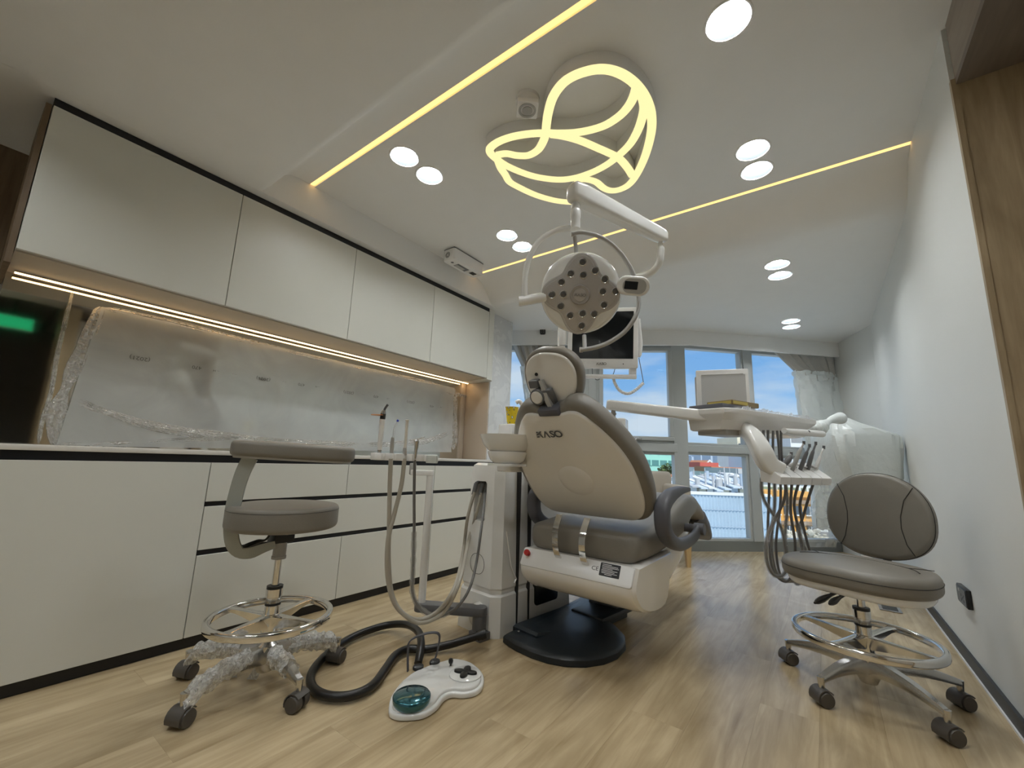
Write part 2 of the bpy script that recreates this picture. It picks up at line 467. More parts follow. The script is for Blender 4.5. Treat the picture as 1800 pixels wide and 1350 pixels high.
while x < 0.48:
    x1 = min(x + PW, 0.498)
    y = -1.4 - (row * 0.43 % 1.22)
    ea, eb = fac_y(x, 0.2), fac_y(x1, 0.2)
    if x > 0.2: ea = eb = 5.5
    while y < max(ea, eb):
        a = min(y + PL, ea); b_ = min(y + PL, eb)
        y0 = max(y, -1.4)
        if y + PL > -1.3 and min(a, b_) > y0 + 0.02: plank(x, x1, y0, a, b_)
        y += PL
    x = x1; row += 1
bm = nb(); box(bm, (0.5, -1.4, -0.012), (2.4, 2.1, 0.0)); obj('corridor_flooring', bm, M_FLOOR, floor, 0)

# ------------------------------------------------------------------ ceiling: raised bay between two LED grooves, curved lips down to the lower ceiling
prof = [(-1.4, 2.30), (0.84, 2.30), (0.872, 2.318), (0.905, 2.365), (0.935, 2.42), (0.965, 2.468), (1.0, 2.493), (1.05, 2.502), (1.118, 2.502)]
prof1 = [(1.118, 2.555), (1.150, 2.555), (1.150, 2.502)]
prof2 = [(2.642, 2.502), (2.642, 2.545), (2.668, 2.545), (2.668, 2.502), (2.72, 2.497), (2.78, 2.475), (2.82, 2.445), (2.86, 2.395), (2.90, 2.340), (2.94, 2.312), (3.0, 2.30), (3.1, 2.30)]
pp = prof + prof1 + prof2
bm = nb()
loft(bm, [[Vc((xx, a, b)) for a, b in pp] + [Vc((xx, 3.1, 2.60)), Vc((xx, -1.4, 2.60))] for xx in (-2.445, 0.78)])
a, b, c = fac(0.30)
slab(bm, [(-2.445, 3.1), (0.60, 3.1), (0.60, 5.4), (0.36, 6.1), (b.x, b.y), (-3.2, fac_y(-3.2, 0.30)), (-3.2, 3.1)], WF, 2.30, 2.60)
ceiling = struct('ceiling', bm, M_CEIL, smooth=50, label='off-white ceiling with a raised middle bay', cat='ceiling')
bm = nb(); box(bm, (-3.6, -1.6, 2.62), (2.6, 3.1, 2.72)); slab(bm, [(-3.6, 3.1), (2.6, 3.1), (0.7, 6.2), (b.x - .1, b.y + .15), (-3.6, fac_y(-3.6, 0.4))], WF, 2.62, 2.72)  # unseen slab over the whole room, added to keep the sun out
struct('sun_block_slab', bm, mat('concrete', (0.35, 0.35, 0.34), 0.9), label='unseen concrete slab added above the ceiling to block sun', cat='slab')
bm = nb(); box(bm, (-3.2, -1.4, 2.30), (-2.445, 3.1, 2.60))
struct('trim_bulkhead', bm, M_CEIL, label='off-white bulkhead above the wall cabinets', cat='bulkhead')

# ------------------------------------------------------------------ walls
bm = nb(); box(bm, (-3.30, 0.062, 0), (-2.903, 3.1, 2.30))
struct('wall_left', bm, M_WALL, label='wall behind the fitted cabinets', cat='wall')
bm = nb(); box(bm, (-3.30, -1.4, 0), (-3.15, 0.062, 2.30))
struct('wall_wood', bm, M_WOODD, label='dark wood clad wall beside the wall cabinets', cat='wall')
bm = nb(); box(bm, (-3.3, -1.6, 0), (2.5, -1.4, 2.6))
struct('wall_back', bm, M_WALL, label='white wall behind the viewer', cat='wall')
bm = nb(); box(bm, (0.48, 1.975, 0), (0.60, 5.34, 2.60))
loft(bm, [[Vc((0.48, 5.27, z)), Vc((0.24, 5.89, z)), Vc((PC2.x + n2.x * .36, PC2.y + n2.y * .36, z)), Vc((0.75, 6.5, z)), Vc((0.75, 5.3, z))] for z in (0, 2.6)])
struct('wall_right', bm, M_WALL, label='white wall with black baseboard and socket', cat='wall')
bm = nb(); box(bm, (0.48, -1.4, 0), (0.60, -0.1, 2.6)); box(bm, (2.3, -1.4, 0), (2.4, 2.1, 2.6)); box(bm, (0.6, 2.05, 0), (2.4, 2.15, 2.6)); box(bm, (0.86, 0.60, 2.27), (2.4, 2.1, 2.62)); box(bm, (0.78, -1.4, 2.40), (2.4, 0.60, 2.62)); box(bm, (0.86, 0.62, 0), (0.90, 2.1, 2.3))
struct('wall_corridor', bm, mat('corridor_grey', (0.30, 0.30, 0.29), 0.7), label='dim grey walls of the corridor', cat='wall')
# door portal, lined with wood
dr = nb(); box(dr, (0.494, 1.960, 0), (0.86, 1.975, 2.27)); box(dr, (0.478, 1.957, 0), (0.494, 1.976, 2.27))
door = struct('door_1', dr, M_WOODT, label='wood lined door opening in the white wall', cat='door')
b2 = nb(); box(b2, (0.49, 0.585, 2.27), (0.50, 1.96, 2.52)); obj('lintel_panel', b2, mat_wood('grey_wood_lintel', (0.26, 0.21, 0.17), (0.34, 0.29, 0.24), 1.6, 0.55, 'Y'), door)
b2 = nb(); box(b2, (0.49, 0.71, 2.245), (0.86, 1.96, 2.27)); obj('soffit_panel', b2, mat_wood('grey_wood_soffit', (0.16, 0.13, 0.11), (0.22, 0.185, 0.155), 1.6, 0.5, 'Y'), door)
b2 = nb(); box(b2, (0.48, 0.585, 0), (0.86, 0.71, 2.27)); obj('door_post', b2, M_WOODT, door)
b2 = nb(); box(b2, (0.76, 1.925, 0.02), (0.785, 1.955, 2.235)); box(b2, (0.76, 0.72, 2.205), (0.785, 1.955, 2.235)); box(b2, (0.76, 0.715, 0.02), (0.785, 0.745, 2.235)); obj('door_frame', b2, M_BLACK, door)
b2 = nb(); box(b2, (0.765, 0.745, 0.02), (0.78, 1.925, 2.205)); obj('door_leaf', b2, mat('door_leaf', (0.60, 0.56, 0.50), 0.35), door)

# baseboard of the right wall
bm = nb(); box(bm, (0.468, 1.98, 0.004), (0.48, 5.28, 0.062))
bb = struct('baseboard_right', bm, mat('charcoal_baseboard', (0.018, 0.020, 0.020), 0.45), label='charcoal baseboard with pale lower bead', cat='baseboard')
b2 = nb(); box(b2, (0.462, 1.98, 0.0), (0.470, 5.28, 0.008)); obj('bead', b2, M_WHITE, bb)

# stone-clad column at the end of the cabinets
def mat_marble():
    m = mat('pale_marble', (0.74, 0.75, 0.75), 0.25)
    t = m.node_tree; L = t.links.new; p = t.nodes['Principled BSDF']
    tc = t.nodes.new('ShaderNodeTexCoord'); n = t.nodes.new('ShaderNodeTexNoise'); n.inputs['Scale'].default_value = 3.2; n.inputs['Detail'].default_value = 8; n.inputs['Distortion'].default_value = 3
    L(tc.outputs['Object'], n.inputs['Vector']); r_ = t.nodes.new('ShaderNodeValToRGB'); L(n.outputs['Fac'], r_.inputs[0])
    r_.color_ramp.elements[0].position = 0.46; r_.color_ramp.elements[0].color = (0.76, 0.77, 0.77, 1)
    r_.color_ramp.elements[1].position = 0.54; r_.color_ramp.elements[1].color = (0.70, 0.71, 0.715, 1)
    e = r_.color_ramp.elements.new(0.5); e.color = (0.68, 0.69, 0.695, 1)
    L(r_.outputs[0], p.inputs['Base Color']); return m
bm = nb(); box(bm, (-3.05, 3.105, 0), (-2.56, 3.44, 2.30), 0.003)
struct('wall_column', bm, mat_marble(), label='pale marbled column at the end of the cabinets', cat='column')

# ------------------------------------------------------------------ window wall
def seg_box(bm, seg, s0, s1, o0, o1, z0, z1, bev=0.0):
    """box along facade segment 1/2: s = distance from the bend, o = set-back from the pelmet front"""
    f1 = frame((PC.x, PC.y, 0), (-d1.x, -d1.y, 0), (n1.x, n1.y, 0), (0, 0, 1)) if seg == 1 else frame((PC.x, PC.y, 0), (d2.x, d2.y, 0), (n2.x, n2.y, 0), (0, 0, 1))
    box(bm, (s0, o0, z0), (s1, o1, z1), bev, 1, f1)
def fac_s(px, py, seg, o):
    d = d1 if seg == 1 else d2; n = n1 if seg == 1 else n2
    p0 = PC + n * o
    p = onpl(px, py, (p0.x, p0.y, 0), Vc((n.x, n.y, 0)))
    return (Vc((p.x, p.y)) - PC).dot(d) * (-1 if seg == 1 else 1), p.z
GO = 0.235       # glass set-back
# pelmet (curtain box)
bm = nb()
p0, p1, p2 = fac(0.0); q0, q1, q2 = fac(0.025)
for z0, z1 in ((2.135, 2.30),):
    loft(bm, [[Vc((a.x, a.y, z)) for a in (p0, p1, p2)] + [Vc((a.x, a.y, z)) for a in (q2, q1, q0)] for z in (z0, z1)])
struct('trim_pelmet', bm, M_CEIL, label='off-white curtain pelmet above the windows', cat='pelmet')
bm = nb()
p0, p1, p2 = fac(0.20); q0, q1, q2 = fac(0.34)
loft(bm, [[Vc((a.x, a.y, z)) for a in (p0, p1, p2)] + [Vc((a.x, a.y, z)) for a in (q2, q1, q0)] for z in (0, 0.100)])
loft(bm, [[Vc((a.x, a.y, z)) for a in (p0, p1, p2)] + [Vc((a.x, a.y, z)) for a in (q2, q1, q0)] for z in (2.19, 2.32)])
struct('trim_window_curb', bm, mat('grey_curb', (0.23, 0.24, 0.23), 0.5), label='grey kerb and head rail framing the windows', cat='kerb')
L1 = (PC - PC0).length + 0.2; L2 = (PC2 - PC).length + 0.3
s1a, _ = fac_s(1048, 700, 1, GO); s1b, _ = fac_s(1034, 700, 1, GO)
s2a, _ = fac_s(1322, 800, 2, GO); 
s2a0, _ = fac_s(1312, 800, 2, GO); s2a1, _ = fac_s(1326, 800, 2, GO)
win_no = [0]
def window(seg, s0, s1, z0, z1, sash=0.0, label=''):
    win_no[0] += 1
    fr = nb(); w = 0.028
    seg_box(fr, seg, s0, s1, GO - 0.03, GO + 0.05, z0, z0 + w, 0.003); seg_box(fr, seg, s0, s1, GO - 0.03, GO + 0.05, z1 - w, z1, 0.003)
    seg_box(fr, seg, s0, s0 + w, GO - 0.03, GO + 0.05, z0 + w, z1 - w, 0.003); seg_box(fr, seg, s1 - w, s1, GO - 0.03, GO + 0.05, z0 + w, z1 - w, 0.003)
    o = struct('window_%d' % win_no[0], fr, M_FRAME, label=label, cat='window')
    a, b_, c, d = s0 + w, s1 - w, z0 + w, z1 - w
    if sash:
        f2 = nb(); 
        for q in ((a, b_, c, c + sash), (a, b_, d - sash, d)): seg_box(f2, seg, q[0], q[1], GO - 0.06, GO + 0.03, q[2], q[3], 0.006)
        for q in ((a, a + sash), (b_ - sash, b_)): seg_box(f2, seg, q[0], q[1], GO - 0.06, GO + 0.03, c + sash, d - sash, 0.006)
        obj('sash', f2, M_FRAME, o); a += sash; b_ -= sash; c += sash; d -= sash
    pn = nb(); fq = frame((PC.x, PC.y, 0), (-d1.x, -d1.y, 0), (n1.x, n1.y, 0), (0, 0, 1)) if seg == 1 else frame((PC.x, PC.y, 0), (d2.x, d2.y, 0), (n2.x, n2.y, 0), (0, 0, 1))
    pn.faces.new([pn.verts.new(fp(fq, u, GO, v)) for u, v in ((a, c), (b_, c), (b_, d), (a, d))]); obj('pane', pn, M_PANE, o, 0)
    return o
sA = 0.113; sB = 0.02                                     # half width of the corner post
zt1, zt2 = 0.985, 1.10                         # transom band of the sash windows
w1 = window(1, sA, s1a, 1.09, 2.19, 0.045, 'wide sash window between the corner post and the slim mullion')
hd = nb(); hs, hz = fac_s(1118, 771, 1, GO - 0.07)
f1 = frame((PC.x, PC.y, 0), (-d1.x, -d1.y, 0), (n1.x, n1.y, 0), (0, 0, 1))
box(hd, (hs - 0.055, GO - 0.10, hz - 0.012), (hs + 0.055, GO - 0.06, hz + 0.008), 0.004, 2, f1); box(hd, (hs + 0.0, GO - 0.115, hz - 0.022), (hs + 0.06, GO - 0.095, hz - 0.002), 0.004, 2, f1)
obj('handle', hd, M_STEEL, w1)
window(1, sA, s1a, 0.10, 1.0, 0, 'low fixed window under the sash looking on to the mint building')
window(1, s1b, L1, 1.09, 2.19, 0.045, 'sash window beside the marbled column')
window(1, s1b, L1, 0.10, 1.0, 0, 'low fixed window beside the marbled column')
window(2, sB, s2a0, 1.085, 2.19, 0, 'tall fixed window right of the corner post')
window(2, sB, s2a0, 0.10, 1.01, 0, 'low fixed window over the corrugated wall')
window(2, s2a1, L2, 1.085, 2.19, 0, 'tall fixed window beside the tied curtain')
window(2, s2a1, L2, 0.10, 1.01, 0, 'low fixed window over the orange building')
bm = nb()
g0, g1, g2 = fac(GO - 0.05); h0, h1, h2 = fac(GO + 0.09)
A = PC + (n1 + n2).normalized() * GO
pts = [A - d1 * sA - n1 * .05, A - (n1 + n2).normalized() * .052, A + d2 * sB - n2 * .05, A + d2 * sB + n2 * .09, A + (n1 + n2).normalized() * .1, A - d1 * sA + n1 * .09]
loft(bm, [[Vc((p.x, p.y, z)) for p in pts] for z in (0.1, 2.19)])
struct('trim_corner_post', bm, M_FRAME, label='grey corner post between the window bays', cat='post')
bm = nb(); seg_box(bm, 1, s1a, s1b, GO - 0.045, GO + 0.07, 0.1, 2.19, 0.004); struct('trim_mullion', bm, M_FRAME, label='slim grey mullion between sash windows', cat='mullion')
bm = nb(); seg_box(bm, 2, s2a0, s2a1, GO - 0.045, GO + 0.07, 0.1, 2.19, 0.004); struct('trim_mullion', bm, M_FRAME, label='slim grey mullion beside the tied curtain', cat='mullion')
bm = nb(); seg_box(bm, 1, sA, s1a, GO - 0.06, GO + 0.07, 1.0, 1.09, 0.004); seg_box(bm, 1, s1b, L1, GO - 0.06, GO + 0.07, 1.0, 1.09, 0.004); struct('trim_transom', bm, M_FRAME, label='grey transom under the sash windows', cat='transom')
bm = nb(); seg_box(bm, 2, sB, s2a0, GO - 0.05, GO + 0.07, 1.01, 1.085, 0.004); seg_box(bm, 2, s2a1, L2, GO - 0.05, GO + 0.07, 1.01, 1.085, 0.004); struct('trim_transom', bm, M_FRAME, label='grey transom under the tall fixed windows', cat='transom')

# ------------------------------------------------------------------ lights of the ceiling
def led_strip(name, label, lo, hi, m, group):
    t = thing(name, label, 'light strip', ((lo[0] + hi[0]) / 2, (lo[1] + hi[1]) / 2, lo[2]), group)
    b = nb(); box(b, (lo[0], lo[1] - 0.002, hi[2]), (hi[0], hi[1] + 0.002, hi[2] + 0.006)); obj('channel', b, M_ALU, t, 0)
    b = nb(); box(b, lo, hi); obj('diffuser', b, m, t, 0)
led_strip('ceiling_led_strip', 'warm LED strip in the ceiling groove nearer the dark wood wall', (-2.444, 1.120, 2.505), (0.70, 1.143, 2.535), M_LED, 'ceiling light strips')
led_strip('ceiling_led_strip', 'warm LED strip in the ceiling groove running behind the operating lamp', (-2.444, 2.643, 2.502), (0.478, 2.667, 2.512), M_LED, 'ceiling light strips')

def downlight(z, loc, label):
    t = thing('downlight', label, 'downlight', loc, 'round recessed downlights')
    c = Vc(loc)
    b = nb(); lathe(b, [(0.060, 0.048), (0.066, 0.050), (0.0785, 0.001), (0.076, -0.001), (0.058, 0.046)], c, closed=True); obj('reflector', b, M_DOWNCONE, t)
    b = nb(); lathe(b, [(0.076, -0.0005), (0.0765, -0.004), (0.082, -0.004), (0.085, 0.0), (0.0785, 0.001)], c, closed=True); obj('trim_ring', b, M_WHITE, t)
    b = nb(); lathe(b, [(0.0, 0.046), (0.060, 0.046), (0.060, 0.049), (0.0, 0.049)], c); obj('lens', b, M_DOWN, t)
    return t
DL = []
dl0 = downlight(2.5, (-1.755, 1.289, 2.502), 'round downlight of the ceiling pair above the drawers, farther from the ornament')
def dl(x, y, z, label): DL.append((x, y)); dup(dl0, (x, y, z), label)
dl(-1.755, 1.477, 2.502, 'round downlight of the ceiling pair above the drawers, nearer the ornament')
dl(-1.77, 2.264, 2.502, 'round downlight beside the ceiling box, nearer the ornament')
dl(-1.77, 2.464, 2.502, 'round downlight beside the ceiling box, nearer the LED strip')
dl(-0.173, 2.281, 2.502, 'round downlight between ornament and white wall, farther from the strip')
dl(-0.176, 2.467, 2.502, 'round downlight between ornament and white wall, next to the strip')
dl(-0.16, 1.492, 2.502, 'large-looking round downlight above the ornament beside the white wall')
dl(-0.16, 1.30, 2.502, 'round downlight next to the door opening')
dl(-0.158, 3.347, 2.30, 'round downlight on the lower ceiling, first beyond the LED strip')
dl(-0.155, 3.558, 2.30, 'round downlight on the lower ceiling, second beyond the LED strip')
dl(-0.151, 4.771, 2.30, 'round downlight of the pair near the tied curtain, farther from the pelmet')
dl(-0.157, 4.973, 2.30, 'round downlight of the pair near the tied curtain, nearer the pelmet')
dl(-1.77, 3.347, 2.30, 'round downlight on the lower ceiling behind the operating lamp')
dl(-1.77, 3.558, 2.30, 'round downlight on the lower ceiling above the monitor')
dl(-.30, .40, 2.30, 'unseen round downlight added above the viewer, nearer the LED strip')  # unseen downlights above and behind the viewer, added to brighten the near side
dl(-.30, .22, 2.30, 'unseen round downlight added above the viewer, farther from the LED strip')
dl(-1.30, -.36, 2.30, 'unseen round downlight added behind the viewer between the walls')
dl(-2.35, -.45, 2.30, 'unseen round downlight added behind the viewer near the dark wood wall')
dl(-1.75, -.06, 2.30, 'unseen round downlight added above the worktop end, nearer the wall cabinets')
dl(-.45, -.80, 2.30, 'unseen round downlight added behind the viewer near the corridor')

cb = nb()
for px_, py_ in [(-1.755, 1.289)] + DL:
    cyl(cb, (px_, py_, 2.25), (px_, py_, 2.575), 0.079, seg=32)
cut(ceiling, [cb])
for p in ceiling.data.polygons: p.use_smooth = True
ceiling.data.set_sharp_from_angle(angle=R(50))
# ------------------------------------------------------------------ fitted cabinets on the left
XB = -2.30       # front of the base cabinets
XU = -2.50       # front of the wall cabinets
def front(bm, x, y0, y1, z0, z1, t=0.018): box(bm, (x - t, y0, z0), (x, y1, z1), 0.0012, 1)
def base_cab(label, y0, y1, parts):
    t = thing('base_cabinet', label, 'cabinet', (XB - 0.28, (y0 + y1) / 2, 0), 'base cabinets under the worktop')
    b = nb(); box(b, (-2.86, y0 + 0.001, 0.05), (XB - 0.022, y1 - 0.001, 0.80)); obj('carcass', b, mat('dark_carcass', (0.02, 0.018, 0.016), 0.6), t, 0)
    b = nb(); box(b, (-2.86, y0, 0.002), (XB - 0.012, y1, 0.05)); obj('toe_kick', b, M_BLACK, t, 0)
    b = nb(); box(b, (-2.86, y0, 0.80), (XB - 0.008, y1, 0.833)); obj('grip_channel', b, M_BLACK, t, 0)
    for kind, a, c, z0, z1 in parts:
        b = nb(); g = 0.0016; front(b, XB, a + g, c - g, z0, z1); obj(kind, b, M_CAB, t, 0)
    for z in (0.602, 0.388):
        if len(parts) > 1:
            b = nb(); box(b, (XB - 0.03, y0, z - 0.004), (XB - 0.010, y1, z + 0.022)); obj('grip_channel', b, M_BLACK, t, 0)
    return t
Z1, Z2, Z3 = (0.622, 0.798), (0.410, 0.600), (0.047, 0.386)
base_cab('tall plain base cabinet with one wide door, beside the dark wood wall', 0.07, 0.78, [('door', 0.07, 0.78, 0.047, 0.798)])
base_cab('wide bank of drawers behind the stool with wrapped legs', 0.78, 2.20, [('drawer_front', 0.78, 1.495, *Z1), ('drawer_front', 1.495, 2.20, *Z1), ('drawer_front', 0.78, 2.20, *Z2), ('drawer_front', 0.78, 1.495, *Z3), ('drawer_front', 1.495, 2.20, *Z3)])
base_cab('narrow bank of three drawers next to the marbled column', 2.20, 3.08, [('drawer_front', 2.20, 3.08, *Z1), ('drawer_front', 2.20, 3.08, *Z2), ('drawer_front', 2.20, 3.08, *Z3)])
bm = nb(); box(bm, (-2.869, 0.068, 0.833), (XB + 0.004, 3.09, 0.853), 0.002)
tag(obj('worktop', bm, mat('pale_stone_worktop', (0.74, 0.71, 0.66), 0.25, var=0.03, vs=30)), 'long pale worktop over the base cabinets', 'worktop')

def wall_cab(label, y0, y1):
    t = thing('wall_cabinet', label, 'cabinet', (XU - 0.18, (y0 + y1) / 2, 1.60), 'wall cabinets under the bulkhead')
    b = nb(); box(b, (-2.869, y0 + 0.0005, 1.606), (XU - 0.024, y1 - 0.0005, 2.262)); obj('carcass', b, mat('warm_carcass', (0.52, 0.46, 0.37), 0.5), t, 0)
    b = nb(); box(b, (-2.869, y0, 2.262), (XU - 0.004, y1, 2.2985)); obj('grip_channel', b, M_BLACK, t, 0)
    b = nb(); g = 0.0016; box(b, (XU - 0.020, y0 + g, 1.612), (XU, y1 - g, 2.262), 0.0012, 1); obj('door', b, M_CAB, t, 0)
    return t
wall_cab('greige wall cabinet door at the dark wood wall', 0.066, 0.796)
wall_cab('greige wall cabinet, second from the dark wood wall', 0.796, 1.515)
wall_cab('greige wall cabinet, second from the marbled column', 1.515, 2.255)
wall_cab('greige wall cabinet at the rounded end post', 2.255, 2.975)
# rounded end post of the wall cabinets
bm = nb(); pts = [(-2.869, 2.977), (XU, 2.977), (XU, 3.03)]
for k in range(1, 7):
    a_ = R(90 * k / 6); pts.append((XU - 0.07 + 0.07 * math.cos(a_), 3.03 + 0.07 * math.sin(a_)))
pts.append((-2.869, 3.10)); slab(bm, pts, WF, 1.600, 2.2985)
tag(obj('cabinet_end_post', bm, M_CAB), 'greige rounded end post closing the row of wall cabinets', 'cabinet end')
# thin wood edge at the outer side of the wall cabinets
bm = nb(); box(bm, (-2.90, 0.046, 1.55), (XU - 0.004, 0.064, 2.262)); tag(obj('side_panel', bm, M_WOODD, smooth=0), 'dark wood side panel closing the wall cabinets', 'panel')
# lower LED strip
t = thing('cabinet_led_strip', 'long bright warm LED strip under the wall cabinets', 'light strip', (-2.82, 1.6, 1.60))
b = nb(); box(b, (-2.833, 0.088, 1.598), (-2.807, 3.128 - .05, 1.606)); obj('channel', b, M_ALU, t, 0)
b = nb(); box(b, (-2.825, 0.09, 1.594), (-2.815, 3.07, 1.598)); obj('diffuser', b, M_LEDW, t, 0)

# mirror-bright backsplash with protective film
bm = nb(); box(bm, (-2.90, 0.068, 0.853), (-2.870, 3.02, 1.606)); 
splash = tag(obj('backsplash_panel', bm, mat('mirror_steel', (0.70, 0.70, 0.66), 0.045, metal=1.0, bump=0.02, bs=4), smooth=0), 'mirror-bright backsplash panel above the worktop', 'backsplash')
bm = nb(); box(bm, (-2.90, 3.022, 0.853), (-2.855, 3.088, 1.600), .004); box(bm, (-2.868, 3.090, 0.853), (-2.565, 3.103, 1.598), .002)
tag(obj('end_panel', bm, mat('beige_end_panel', (0.55, 0.47, 0.38), 0.35)), 'beige upright panel between backsplash and marbled column', 'panel')
# ------------------------------------------------------------------ dental chair
CH = thing('dental_chair', 'taupe dental chair with white back shell, reclined towards the stools', 'dental chair', (-0.908, 1.915, 0))
th = R(-2)
CRX = Vc((math.cos(th), math.sin(th), 0)); CAY = Vc((-math.sin(th), math.cos(th), 0)); UPZ = Vc((0, 0, 1))
CO = Vc((-0.908, 1.915, 0))
CFR = frame(CO, CRX, CAY, UPZ)
tilt = R(41)
BUP = CAY * -math.sin(tilt) + UPZ * math.cos(tilt)
BNR = CRX.cross(BUP)                       # towards the floor / viewer is -BNR side
if BNR.dot(CAM - CO) < 0: BNR = -BNR       # BNR points to the outside of the back (towards the viewer)
BP0 = Vc((-0.908, 1.915, 0.597))
BFR = frame(BP0, CRX, BUP, BNR)
half = [(0, .599), (.045, .601), (.09, .611), (.127, .607), (.152, .588), (.178, .560), (.22, .499), (.255, .434), (.279, .362), (.290, .29), (.292, .215), (.286, .135), (.266, .068), (.238, .032), (.20, .016), (.10, .012), (0, .012)]
shell = [(u, v) for u, v in half] + [(-u, v) for u, v in reversed(half[1:-1])]
shell_s = spoly(shell, 4)
# white shell, slightly domed, rim set into the cushion
bm = nb()
slab(bm, shell_s, BFR, -0.030, 0.0, 0, 0.010, 3, dome=0.006)
bs_ = obj('back_shell', bm, M_SHELL, CH, 50)
# upholstered cushion around the shell
hc = [(0, .628), (.05, .632), (.085, .652), (.13, .652), (.168, .628), (.205, .585), (.25, .515), (.287, .44), (.312, .365), (.322, .29), (.324, .21), (.317, .13), (.298, .06), (.262, .014), (.21, -.004), (.10, -.008), (0, -.008)]
cush = spoly([(u, v) for u, v in hc] + [(-u, v) for u, v in reversed(hc[1:-1])], 4)
bm = nb(); slab(bm, cush, BFR, -0.115, -0.012, 0.045, 0.030, 4)
obj('back_cushion', bm, M_UPH, CH, 60)
# raised round boss on the shell
bm = nb(); lathe(bm, [(0.0, 0.0115), (0.045, 0.011), (0.065, 0.009), (0.080, 0.006), (0.105, -0.001)], fp(BFR, 0.0, 0.245, 0.001), BNR, 36); obj('shell_boss', bm, M_SHELL, bs_, 60)
# lettering on the back
def maker_mark(parent, o, ex, ey, h, m, n=None):
    """the maker's word mark: striped K, then A S O"""
    ex = Vc(ex).normalized(); ey = Vc(ey).normalized(); f = frame(o, ex, ey, n)
    b = nb(); w = h
    def quad(*p): slab(b, list(p), f, 0, 0.0006)
    for k in range(3):
        y0 = -0.5 * h + 0.36 * h * k
        quad((-1.98 * w + 0.05 * k * w, y0), (-1.58 * w, y0 + 0.05 * h), (-1.58 * w, y0 + 0.28 * h), (-1.98 * w + 0.09 * k * w, y0 + 0.20 * h))
    quad((-1.58 * w, -0.08 * h), (-1.58 * w, 0.16 * h), (-1.22 * w, 0.5 * h), (-0.96 * w, 0.5 * h))
    quad((-1.46 * w, 0.02 * h), (-1.30 * w, 0.17 * h), (-0.94 * w, -0.5 * h), (-1.18 * w, -0.5 * h))
    quad((-0.92 * w, -0.5 * h), (-0.72 * w, -0.5 * h), (-0.42 * w, 0.22 * h), (-0.42 * w, 0.5 * h), (-0.50 * w, 0.5 * h))
    quad((-0.42 * w, 0.22 * h), (-0.12 * w, -0.5 * h), (0.08 * w, -0.5 * h), (-0.34 * w, 0.5 * h), (-0.42 * w, 0.5 * h))
    obj('maker_letter', b, m, parent, 0)
    text('maker_letter', 'S', frame(fp(f, 0.52 * w, 0, 0), ex, ey, n), h, m, parent, sx=1.15, bold=0.02)
    text('maker_letter', 'O', frame(fp(f, 1.42 * w, 0, 0), ex, ey, n), h, m, parent, sx=1.1, bold=0.02)
lp = onpl(966, 762, BP0, BNR)
lu = (lp - BP0).dot(CRX); lv = (lp - BP0).dot(BUP)
maker_mark(bs_, fp(BFR, lu, lv, 0.0075), CRX, BUP, 0.034, mat('grey_print', (0.10, 0.10, 0.105), 0.4), BNR)

# headrest
HN = (BNR + UPZ * 0.42 - CRX * 0.05).normalized()
ht = R(26); HUP = CAY * -math.sin(ht) + UPZ * math.cos(ht); 
HNR = CRX.cross(HUP); HNR = -HNR if HNR.dot(CAM - CO) < 0 else HNR
HP = onpl(966, 668, CO, CRX); 
_a = R(-9); HEX = CRX * math.cos(_a) + HUP * math.sin(_a); HEY = HUP * math.cos(_a) - CRX * math.sin(_a)
HFR = frame(HP, HEX, HEY, HNR)
hh = [(0, .118), (.045, .115), (.085, .098), (.112, .068), (.124, .03), (.122, -.02), (.108, -.068), (.078, -.102), (.04, -.112), (0, -.113)]
hs_ = spoly([(u, v) for u, v in hh] + [(-u, v) for u, v in reversed(hh[1:-1])], 4)
bm = nb(); slab(bm, hs_, HFR, -0.03, 0.0, 0, 0.010, 3, dome=0.014); hsh = obj('headrest_shell', bm, M_SHELL, CH, 60)
bm = nb(); slab(bm, off2(hs_, -0.020), HFR, -0.085, -0.012, 0.04, 0.022, 4); obj('headrest_cushion', bm, M_UPH, CH, 60)
# headrest hinge: knob, arm, block, neck
def hpt(px, py, o=0.03): return onpl(px, py, HP + HNR * o, HNR)
kc = hpt(945, 698, 0.045)
bm = nb(); lathe(bm, [(0.0, -0.04), (0.036, -0.04), (0.037, 0.004), (0.034, 0.009), (0.030, 0.009), (0.029, 0.0), (0.0, 0.0)], kc, HNR, 28); obj('headrest_knob_ring', bm, M_GREY, CH)
bm = nb(); lathe(bm, [(0.0, 0.0), (0.029, 0.0), (0.028, 0.010), (0.024, 0.014), (0.0, 0.015)], kc, HNR, 28); obj('headrest_knob', bm, M_SHELL, CH)
bm = nb(); ribbon(bm, crv([hpt(951, 668, .03), hpt(957, 685, .035), hpt(963, 702, .04), hpt(970, 718, .04)], 4), HNR.cross(HUP), [.016] * 4 + [.022] * 6 + [.020] * 3, 0.02); obj('headrest_lever', bm, M_LGREY, CH)
bm = nb(); q = hpt(941, 674, .02); box(bm, (-0.024, -0.018, -0.02), (0.024, 0.018, 0.02), 0.006, 2, frame(q, CRX, HUP, HNR)); obj('headrest_hinge', bm, M_GREY, CH)
bm = nb(); lathe(bm, [(0.0, 0.0), (0.008, 0.0), (0.007, 0.004), (0, 0.004)], hpt(943, 658, .012), HNR, 14); obj('headrest_screw', bm, M_BLKPL, CH)
bm = nb(); box(bm, (-0.022, -0.04, -0.014), (0.022, 0.085, 0.014), 0.006, 2, frame(fp(BFR, 0.0, 0.615, -0.055), CRX, BUP, BNR)); obj('headrest_neck', bm, M_GREY, CH)
bm = nb(); box(bm, (-0.052, 0.597, -0.06), (0.052, 0.630, 0.004), 0.006, 2, BFR); obj('neck_socket', bm, M_DGREY, CH)

